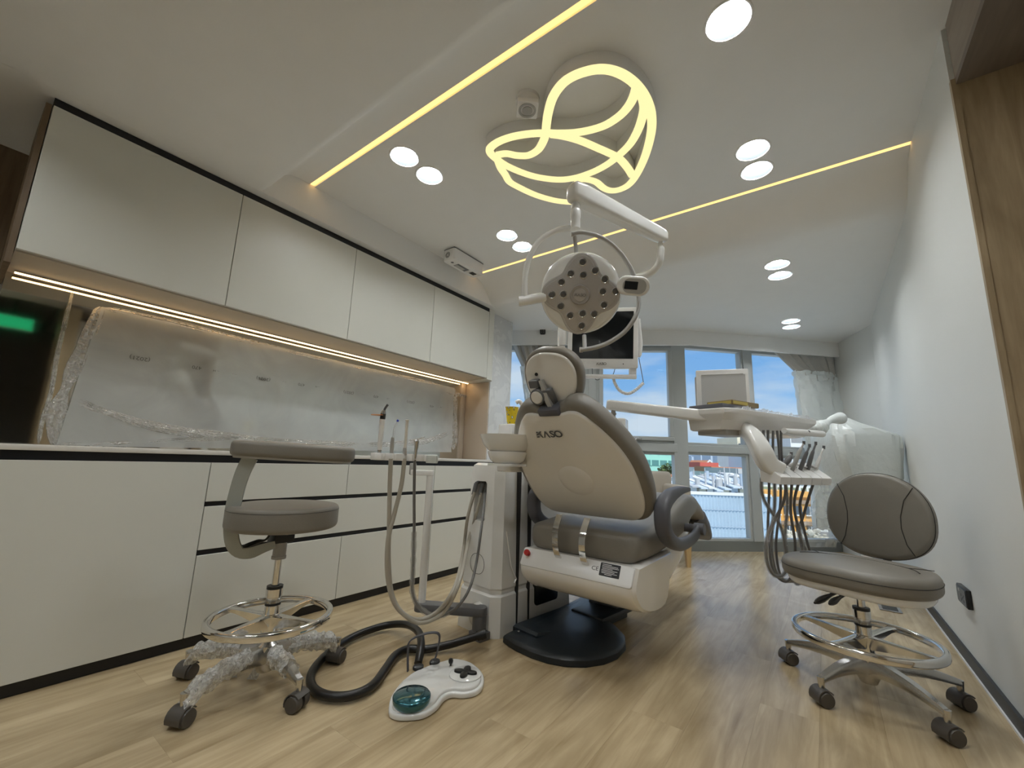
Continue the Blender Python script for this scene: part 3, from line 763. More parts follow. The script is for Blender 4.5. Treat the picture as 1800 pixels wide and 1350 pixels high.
# seat cushion, swept along the chair
def xs(y, w, zt, zb, r=0.05, n=5):
    """cross-section ring at local y"""
    return [fp(CFR, a, y, (zt + zb) / 2 + b) for a, b in rrect(2 * w, zt - zb, min(r, (zt - zb) / 2 - 0.002), n)]
bm = nb()
secs = [(-0.150, .20, .545, .470), (-0.142, .24, .560, .455), (-0.12, .265, .568, .450), (0.0, .275, .575, .450), (0.15, .275, .590, .455), (0.35, .272, .625, .47), (0.55, .268, .675, .50), (0.70, .264, .700, .56), (0.82, .258, .690, .58), (0.95, .25, .640, .545), (1.02, .245, .600, .515), (1.04, .22, .585, .525)]
S2 = []
for k in range(len(secs) - 1):
    for j in range(3):
        t_ = j / 3; S2.append([secs[k][i] * (1 - t_) + secs[k + 1][i] * t_ for i in range(4)])
S2.append(list(secs[-1]))
loft(bm, [xs(*s, r=0.045) for s in S2]); obj('seat_cushion', bm, M_UPH, CH, 60)
# leg rest end with dark shell
bm = nb()
loft(bm, [xs(y, w, a, b, 0.03) for y, w, a, b in ((0.98, .225, .600, .515), (1.04, .248, .590, .490), (1.16, .242, .520, .420), (1.27, .225, .450, .375), (1.31, .20, .425, .372))]); obj('foot_cushion', bm, M_DGREY, CH, 60)
bm = nb(); loft(bm, [xs(y, w, a, b, 0.01) for y, w, a, b in ((0.72, .16, .565, .50), (0.90, .17, .570, .47), (1.05, .17, .50, .43), (1.2, .15, .43, .39))]); obj('footrest_frame', bm, M_BLKPL, CH, 40)
# white under-shell below the seat
bm = nb()
loft(bm, [xs(y, w, a, b, 0.05) for y, w, a, b in ((0.10, .25, .46, .30), (0.30, .265, .49, .30), (0.50, .262, .535, .36), (0.66, .25, .57, .45), (0.78, .22, .60, .52))]); obj('seat_shell', bm, M_SHELL, CH, 50)
# rear housing of the seat (with sloped face towards the viewer)
bm = nb()
prof_h = [(-0.165, .452), (-0.205, .375), (-0.180, .320), (-0.10, .268), (0.06, .235), (0.20, .262), (0.27, .46)]
prof_s = [(p.x, p.y) for p in crv([(a, b, 0) for a, b in prof_h], 3)]
rings = []
for s, k in ((-.282, .90), (-.272, .97), (-.25, 1.0), (.25, 1.0), (.272, .97), (.282, .90)):
    rings.append([fp(CFR, s, 0.05 + (a - 0.05) * k, 0.36 + (b - 0.36) * k) for a, b in prof_s])
loft(bm, rings); hou = obj('rear_housing', bm, M_SHELL, CH, 28)
bm = nb()
fo = fp(CFR, 0, -0.187, 0.415); up_h = (fp(CFR, 0, -0.165, .452) - fp(CFR, 0, -0.205, .375)).normalized(); nr_h = CRX.cross(up_h); nr_h = -nr_h if nr_h.dot(CAY) > 0 else nr_h
HF = frame(fo, CRX, up_h, nr_h)
def hloc(px, py):
    p = onpl(px, py, fo + nr_h * 0.004, nr_h) - fo; return p.dot(CRX), p.dot(up_h)
slab(bm, rrect(0.545, 0.082, 0.012), HF, -0.02, 0.004, 0, 0.003, 2); obj('rear_panel', bm, M_WHITE, hou)
u, v = hloc(1072, 1003)
bm = nb(); slab(bm, rrect(0.088, 0.052, 0.002, 2, u, v), HF, 0.004, 0.0055); plate = obj('rating_plate', bm, mat('black_plate', (0.01, 0.01, 0.012), 0.4), hou, 0)
bm = nb()
for k, (a0, a1) in enumerate(((-.036, .005), (-.036, .034), (-.036, .038), (-.034, .012), (-.036, .034), (-.036, .022), (-.034, .034), (-.02, .012))):
    yy = v + 0.020 - k * 0.0056; slab(bm, [(u + a0, yy - .0009), (u + a1, yy - .0009), (u + a1, yy + .0009), (u + a0, yy + .0009)], HF, 0.0055, 0.006)
obj('plate_print', bm, M_WHITE, plate, 0)
u, v = hloc(1046, 999); text('ce_mark', 'CE', frame(fp(HF, u, v, 0.004), CRX, up_h, nr_h), 0.016, M_TEXT, hou, sx=1.2)
u, v = hloc(929, 973)
bm = nb(); lathe(bm, [(0, 0.0), (0.011, 0), (0.011, 0.010), (0.014, 0.011), (0.014, 0.020), (0.012, 0.024), (0, 0.025)], fp(HF, max(u, -.262), v, 0.003), nr_h, 20); obj('stop_button', bm, mat('red_button', (0.45, 0.012, 0.010), 0.3), hou)
# chrome brackets bending round the seat cushion from the back to the housing
for pts in ([(984, 905), (977, 930), (976, 955), (979, 972), (982, 980)], [(1033, 911), (1025, 938), (1023, 962), (1026, 984), (1030, 992)]):
    a0 = hloc(*pts[-1])[0]; x0 = a0
    path = []
    for k, (px, py) in enumerate(pts): 
        p = onpl(px, py, fp(CFR, x0, 0, 0), CRX); path.append(p)
    bm = nb(); ribbon(bm, crv(path, 5), CRX, 0.030, 0.007); obj('back_bracket', bm, M_CHROME, CH, 50)
# C-shaped arm rest on the open side
AX = 0.335
def apt(px, py, o=0.0): return onpl(px, py, fp(CFR, AX + o, 0, 0), CRX)
ap = crv([apt(*q) for q in [(1209, 860), (1194, 862), (1177, 872), (1166, 888), (1164, 908), (1167, 932), (1177, 949), (1193, 957), (1211, 951), (1222, 941), (1228, 930)]], 4)
n = len(ap); wid = [0.045 + 0.055 * math.sin(math.pi * min(1, k / (n * 0.8))) for k in range(n)]
bm = nb(); tk = [0.016 + 0.034 * min(1, k / 8.0) for k in range(n)]
rings = []
for i in range(n):
    tt = (ap[min(i + 1, n - 1)] - ap[max(i - 1, 0)]).normalized(); nn = tt.cross(CRX)
    rings.append([ap[i] + CRX * a + nn * b for a, b in rrect(wid[i] * 0.62, tk[i] * 1.15, min(wid[i], tk[i]) * 0.3, 3)])
loft(bm, rings); obj('arm_rest', bm, M_DGREY, CH, 60)
e = ap[-1]; bm = nb(); cyl(bm, e - CRX * 0.16, e - CRX * .0, 0.022); cyl(bm, e - CRX * 0.02, e + CRX * .03, 0.030); obj('arm_pivot', bm, M_DGREY, CH)
# left arm rest (only its tip shows past the backrest)
lap = [fp(CFR, -AX, (p - CO).dot(CAY), p.z) for p in ap]
rings = []
for i in range(n):
    tt = (lap[min(i + 1, n - 1)] - lap[max(i - 1, 0)]).normalized(); nn = tt.cross(CRX)
    rings.append([lap[i] + CRX * a + nn * b for a, b in rrect(wid[i] * 0.62, tk[i] * 1.15, min(wid[i], tk[i]) * 0.3, 3)])
bm = nb(); loft(bm, rings); obj('arm_rest', bm, M_DGREY, CH, 60)
# scissor lift under the seat
bm = nb(); box(bm, (-0.24, 0.40, 0.05), (-0.06, 0.60, 0.42), 0.02, 2, CFR); obj('lift_column', bm, M_DGREY, CH)
# floor plate
bt = [onz(px, py, 0) for px, py in [(884, 1131), (905, 1145), (932, 1158), (962, 1168), (995, 1174), (1030, 1175), (1062, 1170), (1086, 1160), (1100, 1145), (1099, 1131), (1082, 1113), (1063, 1101), (1043, 1090), (1021, 1073)]]
bt += [Vc((-1.10, 2.66, 0)), Vc((-1.28, 2.60, 0))]
poly = [(p.x, p.y) for p in bt]
bm = nb()
def bring(s, z): 
    c = Vc((-1.06, 2.12)); return [Vc((c.x + (a - c.x) * s, c.y + (b - c.y) * s, z)) for a, b in ccw(poly)]
loft(bm, [bring(0.985, 0.0), bring(1.0, 0.006), bring(1.0, 0.028), bring(0.985, 0.035), bring(0.95, 0.042), bring(0.80, 0.056), bring(0.60, 0.075), bring(0.40, 0.082)])
base = obj('floor_plate', bm, M_NAVY, CH, 25)
bm = nb(); f0 = frame((-1.17, 1.80, 0), (math.cos(R(-8)), math.sin(R(-8)), 0), (-math.sin(R(-8)), math.cos(R(-8)), 0))
loft(bm, [[fp(f0, x_ * s, (y_ - .3) * s + .3, z_) for x_, y_ in ((-.115, 0.0), (.04, -0.005), (.09, .10), (.10, .72), (-.115, .72))] for s, z_ in ((1.0, 0.002), (1.0, 0.062), (.95, 0.072))]); obj('plate_hump', bm, M_NAVY, base, 25)
bm = nb(); box(bm, (-0.03, 0.35, 0.06), (0.17, 0.75, 0.092), 0.012, 2, f0); obj('plate_step', bm, M_NAVY, base, 25)
bm = nb(); lathe(bm, [(0, 0.0), (.006, 0), (.005, .004), (0, .005)], onz(912, 1110, 0.072), seg=12); obj('plate_screw', bm, M_STEEL, base)
# ------------------------------------------------------------------ stools
def caster(parent, c, face, r=0.027, w=0.022):
    """twin-wheel caster standing on the floor at c, wheel axis along face"""
    f = Vc((face[0], face[1], 0)).normalized(); c = Vc((c[0], c[1], r))
    for s in (-1, 1):
        b = nb(); lathe(b, [(0, s * 0.006), (r * .98, s * 0.006), (r, s * 0.010), (r, s * (w + 0.004)), (r * 0.9, s * (w + 0.010)), (0, s * (w + 0.011))], c, f, 22); wo = obj('wheel', b, M_CASTER, parent)
    b = nb(); hood = []
    for k in range(9):
        a = R(-20 + 160 * k / 8); d = f.cross(Vc((0, 0, 1)))
        hood.append(c + d * ((r + .004) * math.cos(a)) + Vc((0, 0, (r + .004) * math.sin(a))))
    ribbon(b, hood, f, 2 * w + 0.012, 0.004); cyl(b, c + Vc((0, 0, r * .9)), c + Vc((0, 0, r + 0.022)), 0.006)
    obj('caster_hood', b, M_CASTER, parent)

def star_leg(parent, c, tip, z0, z1, m=None):
    c = Vc((c[0], c[1], z0)); t = Vc((tip[0], tip[1], z1)); d = (t - c); d.z = 0; L = d.length; d.normalize(); s = Vc((-d.y, d.x, 0))
    b = nb(); rings = []
    for k in range(9):
        q = k / 8; zz = z0 + (z1 - z0) * q + 0.014 * math.sin(math.pi * q); w = 0.024 * (1 - q) + 0.013 * q; hgt = 0.030 * (1 - q) + 0.010 * q
        p = Vc((c.x, c.y, 0)) + d * (L * (0.06 + 0.94 * q))
        rings.append([p + s * a + Vc((0, 0, zz + e)) for a, e in ((-w, -hgt), (w, -hgt), (w * 1.05, hgt * .3), (w * .7, hgt), (-w * .7, hgt), (-w * 1.05, hgt * .3))])
    loft(b, rings)
    p = Vc((tip[0], tip[1], 0)); cyl(b, p + Vc((0, 0, z1 + 0.008)), p + Vc((0, 0, 0.058)), 0.013, 0.010, 12)
    return obj('leg', b, m or M_ALU, parent, 40)

def foot_ring(parent, c, z, r, ang0):
    b = nb(); rings = []
    n = 64
    for k in range(n):
        a = 2 * math.pi * k / n; d = Vc((math.cos(a), math.sin(a), 0)); p = Vc((c[0], c[1], z)) + d * r
        rings.append([p + d * x_ + Vc((0, 0, y_)) for x_, y_ in rrect(0.022, 0.028, 0.007, 3)])
    rings.append(rings[0]); loft(b, rings, False, False); ro = obj('foot_ring', b, M_CHROME, parent, 50)
    for k in range(4):
        a = ang0 + k * math.pi / 2; d = Vc((math.cos(a), math.sin(a), 0)); s = Vc((-d.y, d.x, 0)); b = nb(); rings = []
        for q in range(7):
            t = q / 6; rr = 0.018 + (r - 0.012 - 0.018) * t; w = 0.022 * (1 - t) + 0.010 * t + 0.010 * max(0, t - .8) / .2; hh = 0.026 * (1 - t) ** 1.2 + 0.004
            p = Vc((c[0], c[1], z)) + d * rr
            rings.append([p + s * x_ + Vc((0, 0, y_)) for x_, y_ in ((-w, 0.006), (-w * .75, -hh * 1.3), (w * .75, -hh * 1.3), (w, 0.006), (w * .55, 0.009), (-w * .55, 0.009))])
        loft(b, rings); obj('ring_spoke', b, M_CHROME, parent, 50)
    b = nb(); lathe(b, [(0.018, -0.052), (0.030, -0.052), (0.030, 0.010), (0.026, 0.012), (0.026, 0.070), (0.029, 0.072), (0.029, 0.100), (0.018, 0.102)], (c[0], c[1], z), seg=28, closed=True); obj('ring_hub', b, M_CHROME, parent, 40)
    b = nb(); lathe(b, [(0.015, 0.100), (0.0285, 0.100), (0.0285, 0.110), (0.015, 0.110)], (c[0], c[1], z), seg=28, closed=True); obj('ring_collar', b, M_BLKPL, parent)
    b = nb(); lathe(b, [(0.026, 0.042), (0.0275, 0.042), (0.0275, 0.050), (0.026, 0.050)], (c[0], c[1], z), seg=28, closed=True); obj('ring_collar', b, M_BLKPL, parent)

# ---- stool by the drawers, legs still in bubble wrap
LC = Vc((-1.735, 0.865, 0))
ST = thing('assistant_stool', 'taupe stool with round seat, swing arm pad and bubble-wrapped legs', 'stool', LC)
tips = [onz(316, 1277, 0.0), onz(326, 1192, 0.0), onz(521, 1248, 0.0), onz(590, 1165, 0.0)]
tips.append(Vc((-1.97, 1.03, 0)))
for t_ in tips:
    star_leg(ST, LC, t_, 0.120, 0.088); caster(ST, t_, (0.80, 0.35) if t_ is not tips[2] else (0.35, -0.85))
M_BUB = mat_film('bubble_wrap', (0.95, 0.95, 0.94), 0.14, 0.42, 0.2, 60, 0.35, (0.95, 0.95, 0.93))
for t_, q0, q1 in ((tips[0], .25, 1.03), (tips[1], .3, .98), (tips[2], .25, .72), (tips[3], .25, .95)):
    d = Vc((t_.x - LC.x, t_.y - LC.y, 0)); L = d.length; d.normalize(); s = Vc((-d.y, d.x, 0)); b = nb(); rings = []
    for k in range(15):
        q = q0 + (q1 - q0) * k / 14; zz = 0.120 + (0.088 - .120) * q + 0.014 * math.sin(math.pi * min(1, q)); p = Vc((LC.x, LC.y, 0)) + d * (L * q); ring = []
        drop = 0.035 * max(0, q - .88) / .12
        for j in range(14):
            a = 2 * math.pi * j / 14; rr = 0.026 + 0.012 * mnoise.noise(Vc((q * 16, j * 1.7, t_.x * 9)))
            ring.append(p + s * (rr * 1.05 * math.cos(a)) + Vc((0, 0, zz - drop + rr * 1.25 * math.sin(a))))
        rings.append(ring)
    loft(b, rings, False, False); obj('bubble_wrap', b, M_BUB, ST, 20)
for a0, a1, w in (((412, 1165), (402, 1228), .030), ((462, 1150), (440, 1198), .034), ((372, 1230), (395, 1212), .02)):   # loose tails of the wrap
    p0 = dep(*a0, 1.62); p1 = dep(*a1, 1.60); b = nb()
    ribbon(b, crv([p0, p0 * .5 + p1 * .5 + Vc((.006, .004, 0)), p1], 5), Vc((0.8, 0.6, 0)), [w * (.7 + .3 * k / 10) for k in range(11)], 0.0015); obj('bubble_wrap', b, M_BUB, ST, 20)
b = nb(); lathe(b, [(0.0, 0.06), (0.026, 0.06), (0.034, 0.075), (0.036, 0.15), (0.022, 0.16), (0, .16)], LC, seg=28); obj('hub', b, M_ALU, ST)
foot_ring(ST, LC, 0.245, 0.205, R(20))
b = nb(); cyl(b, LC + Vc((0, 0, 0.15)), LC + Vc((0, 0, 0.55)), 0.0135); obj('gas_column', b, M_CHROME, ST)
zs = 0.655   # top of the seat
sc = Vc((LC.x - 0.01, LC.y + 0.005, 0))
b = nb(); slab(b, ell(0.2, 0.2, 56), frame((sc.x, sc.y, 0), (1, 0, 0), (0, 1, 0)), zs - 0.088, zs, 0.018, 0.016, 4, dome=0.008); so = obj('seat', b, M_UPH, ST, 50)
b = nb(); lathe(b, [(0.1985, zs - .018), (0.2008, zs - .016), (0.1985, zs - .014)], (sc.x, sc.y, 0), seg=56, closed=True); obj('seat_seam', b, M_SEAM, so)
b = nb(); lathe(b, [(0, zs - .115), (.05, zs - .112), (.075, zs - .09), (0, zs - .088)], sc, seg=24); obj('seat_plate', b, M_BLKPL, ST)
b = nb(); box(b, (sc.x - .03, sc.y - .04, zs - .145), (sc.x + .03, sc.y + .04, zs - .11), .006); cyl(b, LC + Vc((0, 0, .49)), LC + Vc((0, 0, zs - .11)), 0.012); obj('tilt_block', b, M_BLKPL, ST)
b = nb(); hl = [dep(*q, 1.60) for q in ((478, 933), (468, 948), (455, 952), (438, 958), (427, 963))]
tube(b, crv(hl, 4), [.004] * 6 + [.005, .007, .009, .010, .010, .010, .010, .010, .010, .009, .007], 8); obj('height_lever', b, M_BLKPL, ST)
b = nb(); lathe(b, [(0.0140, 0.452), (.026, .452), (.026, .462), (.0235, .463), (.0235, .512), (.0140, .512)], LC, seg=28, closed=True); obj('arm_collar', b, M_LGREY, ST)
# flat bar that sweeps from the collar round the seat and up to the arm pad
M_ARMB = mat('grey_green_enamel', (0.36, 0.37, 0.33), 0.35)
depths = [1.60, 1.58, 1.57, 1.56, 1.55, 1.55, 1.55, 1.555, 1.56, 1.56]
bar = [dep(px, py, d) for (px, py), d in zip([(484, 957), (462, 964), (440, 972), (420, 971), (409, 955), (406, 930), (408, 900), (416, 865), (427, 830), (441, 803)], depths)]
b = nb(); side = [Vc((0, 0, 1)), Vc((0.1, 0.1, 1)), Vc((.4, .3, .8))]; cb_ = crv(bar, 4)
sides = []
for k in range(len(cb_)):
    q = k / (len(cb_) - 1); w_ = min(1, max(0, (q - .05) / .30)); sides.append((Vc((0, 0, 1)) * (1 - w_) + (CR * .95 + Vc((0, 0, .12))) * w_))
ribbon(b, cb_, sides, [.026 + .028 * min(1, k / 14) for k in range(len(cb_))], 0.005); obj('arm_bar', b, M_ARMB, ST, 50)
# arm pad: long padded bar with rounded ends
pa, pb = dep(405, 786, 1.56), dep(624, 800, 1.72)
ex = (pb - pa); PLEN = ex.length; ex.normalize(); ezp = Vc((0, 0, 1)) - ex * ex.z; ezp.normalize(); eyp = ezp.cross(ex)
PF = frame((pa + pb) / 2, ex, eyp, ezp)
b = nb(); rings = []
pz = zs
pad = []
for k in range(28):
    t_ = -1 + 2 * k / 27; x_ = t_ * PLEN / 2; pad.append((x_, -0.015 + 0.035 * t_ * t_ - 0.06 * max(.12, 1 - abs(t_) ** 7) ** .5))
for k in range(28):
    t_ = 1 - 2 * k / 27; x_ = t_ * PLEN / 2; pad.append((x_, -0.015 + 0.035 * t_ * t_ + 0.06 * max(.12, 1 - abs(t_) ** 7) ** .5))
slab(b, pad, PF, -0.030, 0.028, 0.016, 0.016, 4, dome=0.004); po = obj('arm_pad', b, M_UPH, ST, 50)
b = nb(); slab(b, off2(ccw(pad), 0.012), PF, -0.037, -0.028, .003, 0, 2); obj('pad_shell', b, M_LGREY, po)

# ---- operator stool by the white wall
RC = Vc((0.078, 2.320, 0))
SR = thing('operator_stool', 'taupe stool with oval backrest and chrome foot ring by the white wall', 'stool', RC)
rt = [onz(1388, 1166, 0), onz(1447, 1239, 0), onz(1693, 1245, 0), onz(1671, 1305, 0), onz(1512, 1172, 0)]
for t_ in rt:
    star_leg(SR, RC, t_, 0.118, 0.088); caster(SR, t_, (0.55, -0.80))
b = nb(); lathe(b, [(0.0, 0.052), (0.028, 0.052), (0.036, 0.07), (0.036, 0.15), (0.022, 0.165), (0, .165)], RC, seg=28); obj('hub', b, M_ALU, SR)
foot_ring(SR, RC, 0.215, 0.232, R(62))
b = nb(); cyl(b, RC + Vc((0, 0, 0.15)), RC + Vc((0, 0, 0.40)), 0.0150); obj('gas_column', b, M_CHROME, SR)
zr = 0.495
fd = Vc((-0.36, -0.93, 0)).normalized(); fs = Vc((-fd.y, fd.x, 0))      # direction the stool faces, and its left
cs = RC - fd * 0.0
fs = -fs
SF = frame((cs.x, cs.y, 0), fs, fd, (0, 0, 1))
sp = spoly([(0, .205), (.10, .205), (.19, .17), (.245, .09), (.25, -.02), (.215, -.13), (.13, -.195), (0, -.215), (-.13, -.195), (-.215, -.13), (-.25, -.02), (-.245, .09), (-.19, .17), (-.10, .205)], 4)
b = nb(); slab(b, sp, SF, zr - 0.075, zr, 0.022, 0.030, 5, dome=0.010); so = obj('seat', b, M_UPH, SR, 60)
b = nb(); q = [fp(SF, a, c_, zr - 0.032) for a, c_ in off2(sp, -0.0006)]; tube(b, q, 0.0016, 5, closed=True); obj('seat_seam', b, M_SEAM, so)
def zseat(a, c_): return zr + 0.0082 - 0.010 * ((a / .25) ** 2 + (c_ / .21) ** 2) * .55
b = nb()
for sg in (1,):
    tube(b, [fp(SF, a, c_, zseat(a, c_)) for a, c_ in [(p.x, p.y) for p in crv([(.20, .02, 0), (.15, -.045, 0), (0, -.075, 0), (-.15, -.045, 0), (-.20, .02, 0)], 5)]], 0.0014, 5)
for a, c_ in ((.15, -.045), (-.15, -.045)):
    tube(b, [fp(SF, a * (1 + .25 * k), c_ - .05 * k, zseat(a * (1 + .25 * k), c_ - .05 * k) - .001 * k * k) for k in (0, .5, 1, 1.5)], 0.0014, 5)
obj('seat_seam', b, M_SEAM, so)
b = nb(); slab(b, off2(ccw(sp), 0.02), SF, zr - 0.105, zr - 0.070, 0.022, 0, 4); obj('seat_shell', b, M_WHITE, SR, 50)
bp = [dep(*q, 2.0) for q in ((1400, 1040), (1425, 1030), (1465, 1045), (1448, 1036), (1482, 1024))]
for e0, e1 in (((1480, 1036), (1432, 1060)), ((1488, 1042), (1458, 1062))):
    p0 = onz(*e0, 0.372); p1 = onz(*e1, 0.362); b = nb(); tube(b, crv([p0, p0 * .55 + p1 * .45, p1], 4), [.007, .007, .007, .007, .007, .010, .012, .010, .004], 8); obj('height_lever', b, M_BLKPL, SR)
# oval backrest
bc = dep(1536, 911, 1.93); bN = Vc((-0.50, -0.86, 0.10)).normalized(); bE = Vc((0, 0, 1)).cross(bN).normalized(); bU = bN.cross(bE)
bF = frame(bc, bE, bU, bN)
bo = ell(0.208, 0.178, 56, 2.3)
bo = [(a, c_ + 0.028 * (1 - (a / .208) ** 2) * (1 if c_ > 0 else .2)) for a, c_ in bo]
b = nb(); slab(b, bo, bF, -0.062, 0.0, 0.024, 0.020, 5, dome=0.010); bk = obj('backrest', b, M_UPH, SR, 60)
b = nb(); tube(b, [fp(bF, a, c_, -0.018) for a, c_ in off2(ccw(bo), -0.0006)], 0.0016, 5, closed=True)
for sg in (-1, 1):
    tube(b, [fp(bF, sg * a, c_, h) for a, c_, h in ((.150, .148, -.001), (.118, .09, .006), (.104, .02, .0085), (.104, -.03, .0085), (.118, -.095, .006), (.142, -.138, -.001))], 0.0016, 5)
obj('backrest_seam', b, M_SEAM, bk)
b = nb(); p0 = fp(bF, 0, -0.06, -0.07); p2 = cs - fd * 0.16 + Vc((0, 0, zr - 0.09)); tube(b, crv([p0, p0 - bN * .03 - Vc((0, 0, .09)), p2 - fd * .06 + Vc((0, 0, .02)), p2], 5), 0.014, 10); obj('back_post', b, M_BLKPL, SR)
# ------------------------------------------------------------------ cuspidor unit beside the chair
ua = R(-7); UX = Vc((math.cos(ua), math.sin(ua), 0)); UY = Vc((-math.sin(ua), math.cos(ua), 0))
UO = Vc((-1.342, 1.742, 0))                       # front right corner on the floor
UF = frame(UO, UX, UY)
UN = thing('cuspidor_unit', 'glossy white dental unit cabinet with spittoon bowl beside the chair', 'dental unit', UO)
def chamf(w, d, x0=0.0, y0=0.0, c=0.05):
    return [(x0 - w + c, y0), (x0 - c * .9, y0), (x0, y0 + c * .9), (x0, y0 + d), (x0 - w, y0 + d), (x0 - w, y0 + c)]
bm = nb(); rings = []
for z, i in ((0.0, .0), (0.185, .006), (0.195, .016), (0.212, .016), (0.222, .010), (0.50, .018), (0.80, .026), (0.826, .032), (0.838, .046)):
    rings.append([fp(UF, x_, y_, z) for x_, y_ in chamf(0.315 - 2 * i, 0.62 - 2 * i, -i, i, 0.045)])
loft(bm, rings); body = obj('cabinet_body', bm, M_WHITE2, UN, 30)
# recess for the hoses
def uface(px, py): 
    p = onpl(px, py, fp(UF, 0, 0.022, 0), UY) - UO; return p.dot(UX), p.z
rx, rz = uface(844, 880)
bm = nb(); slab(bm, rrect(0.092, 0.205, 0.016, 4, rx, rz), frame(UO, UX, UPZ, -UY), -0.085, 0.02); cut(body, [bm])
for p in body.data.polygons: p.use_smooth = True
body.data.set_sharp_from_angle(angle=R(30))
bm = nb(); box(bm, (rx - .032, .050, rz + .030), (rx + .040, .086, rz + .045), .003, 2, UF); obj('hose_rail', bm, M_WHITE, UN)
bm = nb(); lathe(bm, [(0, 0), (.007, 0), (.006, .006), (0, .006)], fp(UF, rx - .012, .080, rz + .062), -UY, 16); obj('rail_screw', bm, M_BLKPL, UN)
# round-cornered hatch on the front
hx, hz = uface(842, 990)
hp = rrect(0.105, 0.098, 0.045, 6, hx, hz)
bm = nb(); tube(bm, [fp(UF, a, .0085, c_) for a, c_ in hp], 0.0012, 5, closed=True); obj('hatch_groove', bm, M_SEAM, body)
# side panel joints and dark service window
for yy, w in ((0.155, .006), (0.245, .006)):
    bm = nb(); box(bm, (-.03, yy, .03), (.004, yy + w, .82), 0, 1, UF); obj('panel_joint', bm, M_BLKPL, body, 0)
bm = nb(); slab(bm, rrect(0.20, 0.15, 0.02, 4, 0.40, 0.17), frame(UO, UY, UPZ, UX), -.02, .004, 0, .002, 2); obj('service_window', bm, mat('smoked_window', (0.008, 0.009, 0.010), 0.25), body)
bm = nb(); tube(bm, [fp(UF, .002, .06, .50), fp(UF, .004, .10, .33), fp(UF, .006, .14, .26), fp(UF, .006, .125, .24)], 0.004, 6); obj('drain_edge', bm, M_WHITE, body)
bm = nb(); slab(bm, ell(.045, .055, 24, 2, 0, 0), frame(fp(UF, -.115, -.002, .095), UX, UPZ, -UY), -.01, .035, 0, .02, 4); obj('inlet_cover', bm, M_WHITE2, UN, 50)
# spittoon
bc_ = dep(893, 772, 2.02)
bz = 0.845
bm = nb(); lathe(bm, [(.0, .035), (.055, .035), (.070, .048), (.088, .055), (.095, .060), (.118, .085), (.134, .125), (.136, .130), (.132, .130), (.116, .092), (.09, .068), (0, .060)], (bc_.x, bc_.y, bz), seg=44); obj('spittoon_bowl', bm, M_WHITE2, UN, 50)
bm = nb(); lathe(bm, [(.0, -.006), (.06, -.006), (.082, .012), (.094, .042), (.0945, .052), (0, .052)], (bc_.x, bc_.y, bz), seg=44); obj('spittoon_base', bm, M_WHITE2, UN, 50)
bm = nb(); slab(bm, rrect(.15, .15, .03, 5), frame((bc_.x, bc_.y, 0), UX, UY), .830, .842, 0, .004, 2); obj('spittoon_deck', bm, M_WHITE2, UN, 50)
# cup filler block
fc = dep(897, 753, 2.18)
bm = nb(); box(bm, (-.045, -.045, .80), (.055, .06, fc.z + .02), .008, 3, frame((fc.x, fc.y, 0), UX, UY)); obj('cup_filler', bm, M_WHITE, UN, 50)
ctop = fc.z + 0.021
bm = nb(); lathe(bm, [(.0, 0), (.024, 0), (.024, .002), (.034, .086), (.036, .087), (.036, .090), (.032, .090), (.022, .006), (0, .006)], (fc.x + .006, fc.y + .002, ctop), seg=36)
M_CUP = mat('yellow_print_cup', (0.80, 0.58, 0.02), 0.5)
_t = M_CUP.node_tree; _tc2 = _t.nodes.new('ShaderNodeTexCoord'); _v = _t.nodes.new('ShaderNodeTexVoronoi'); _v.inputs['Scale'].default_value = 55
_t.links.new(_tc2.outputs['Object'], _v.inputs['Vector']); _r2 = _t.nodes.new('ShaderNodeValToRGB'); _t.links.new(_v.outputs['Distance'], _r2.inputs[0])
_r2.color_ramp.elements[0].position = .16; _r2.color_ramp.elements[0].color = (.75, .78, .74, 1); _r2.color_ramp.elements[1].position = .36; _r2.color_ramp.elements[1].color = (.80, .58, .02, 1)
_e2 = _r2.color_ramp.elements.new(.26); _e2.color = (.12, .10, .05, 1)
_t.links.new(_r2.outputs[0], _t.nodes['Principled BSDF'].inputs['Base Color'])
cup = thing('paper_cup', 'yellow printed paper cup standing on the cup filler', 'cup', (fc.x + .006, fc.y + .002, ctop))
obj('cup_wall', bm, M_CUP, cup, 50)
bm = nb(); tube(bm, [Vc((fc.x + .006 + .0345 * math.cos(a), fc.y + .002 + .0345 * math.sin(a), ctop + .089)) for a in [2 * math.pi * k / 36 for k in range(36)]], .0022, 6, closed=True); obj('cup_rim', bm, M_WHITE, cup)
# water spout behind the cup
sp_ = [dep(*q, 2.22) for q in ((922, 745), (921, 722), (914, 706), (907, 708))]
bm = nb(); tube(bm, crv(sp_, 5), .011, 10); obj('water_spout', bm, M_WHITE, UN)

# ------------------------------------------------------------------ assistant arm: post, cross arm, holder bar
PB = Vc((-1.60, 1.56, 0))
AA = thing('assistant_stand', 'white upright post with cross arm and instrument holder in front of the drawers', 'instrument stand', PB)
pl = dep(752, 1000, 1.0)
def at_d(px, py, t): return dep(px, py, t)
DPOST = (Vc((PB.x, PB.y, .4)) - CAM).dot(CF)
pb0, pb1 = dep(740, 1078, DPOST), dep(754, 838, DPOST)
pb1.x, pb1.y = pb0.x, pb0.y
bm = nb(); cyl(bm, (pb0.x, pb0.y, 0.135), (pb0.x, pb0.y, pb1.z), 0.019, seg=24); obj('post', bm, M_WHITE, AA)
ztop = pb1.z
ax = (dep(720, 830, DPOST) - dep(754, 832, DPOST)); ax.z = 0; ax.normalize()
bm = nb(); slab(bm, rrect(.125, .040, .019, 6, .045, 0), frame((pb0.x, pb0.y, 0), ax, UPZ.cross(ax)), ztop, ztop + .028, .004, .004, 2); obj('cross_arm', bm, M_WHITE, AA, 40)
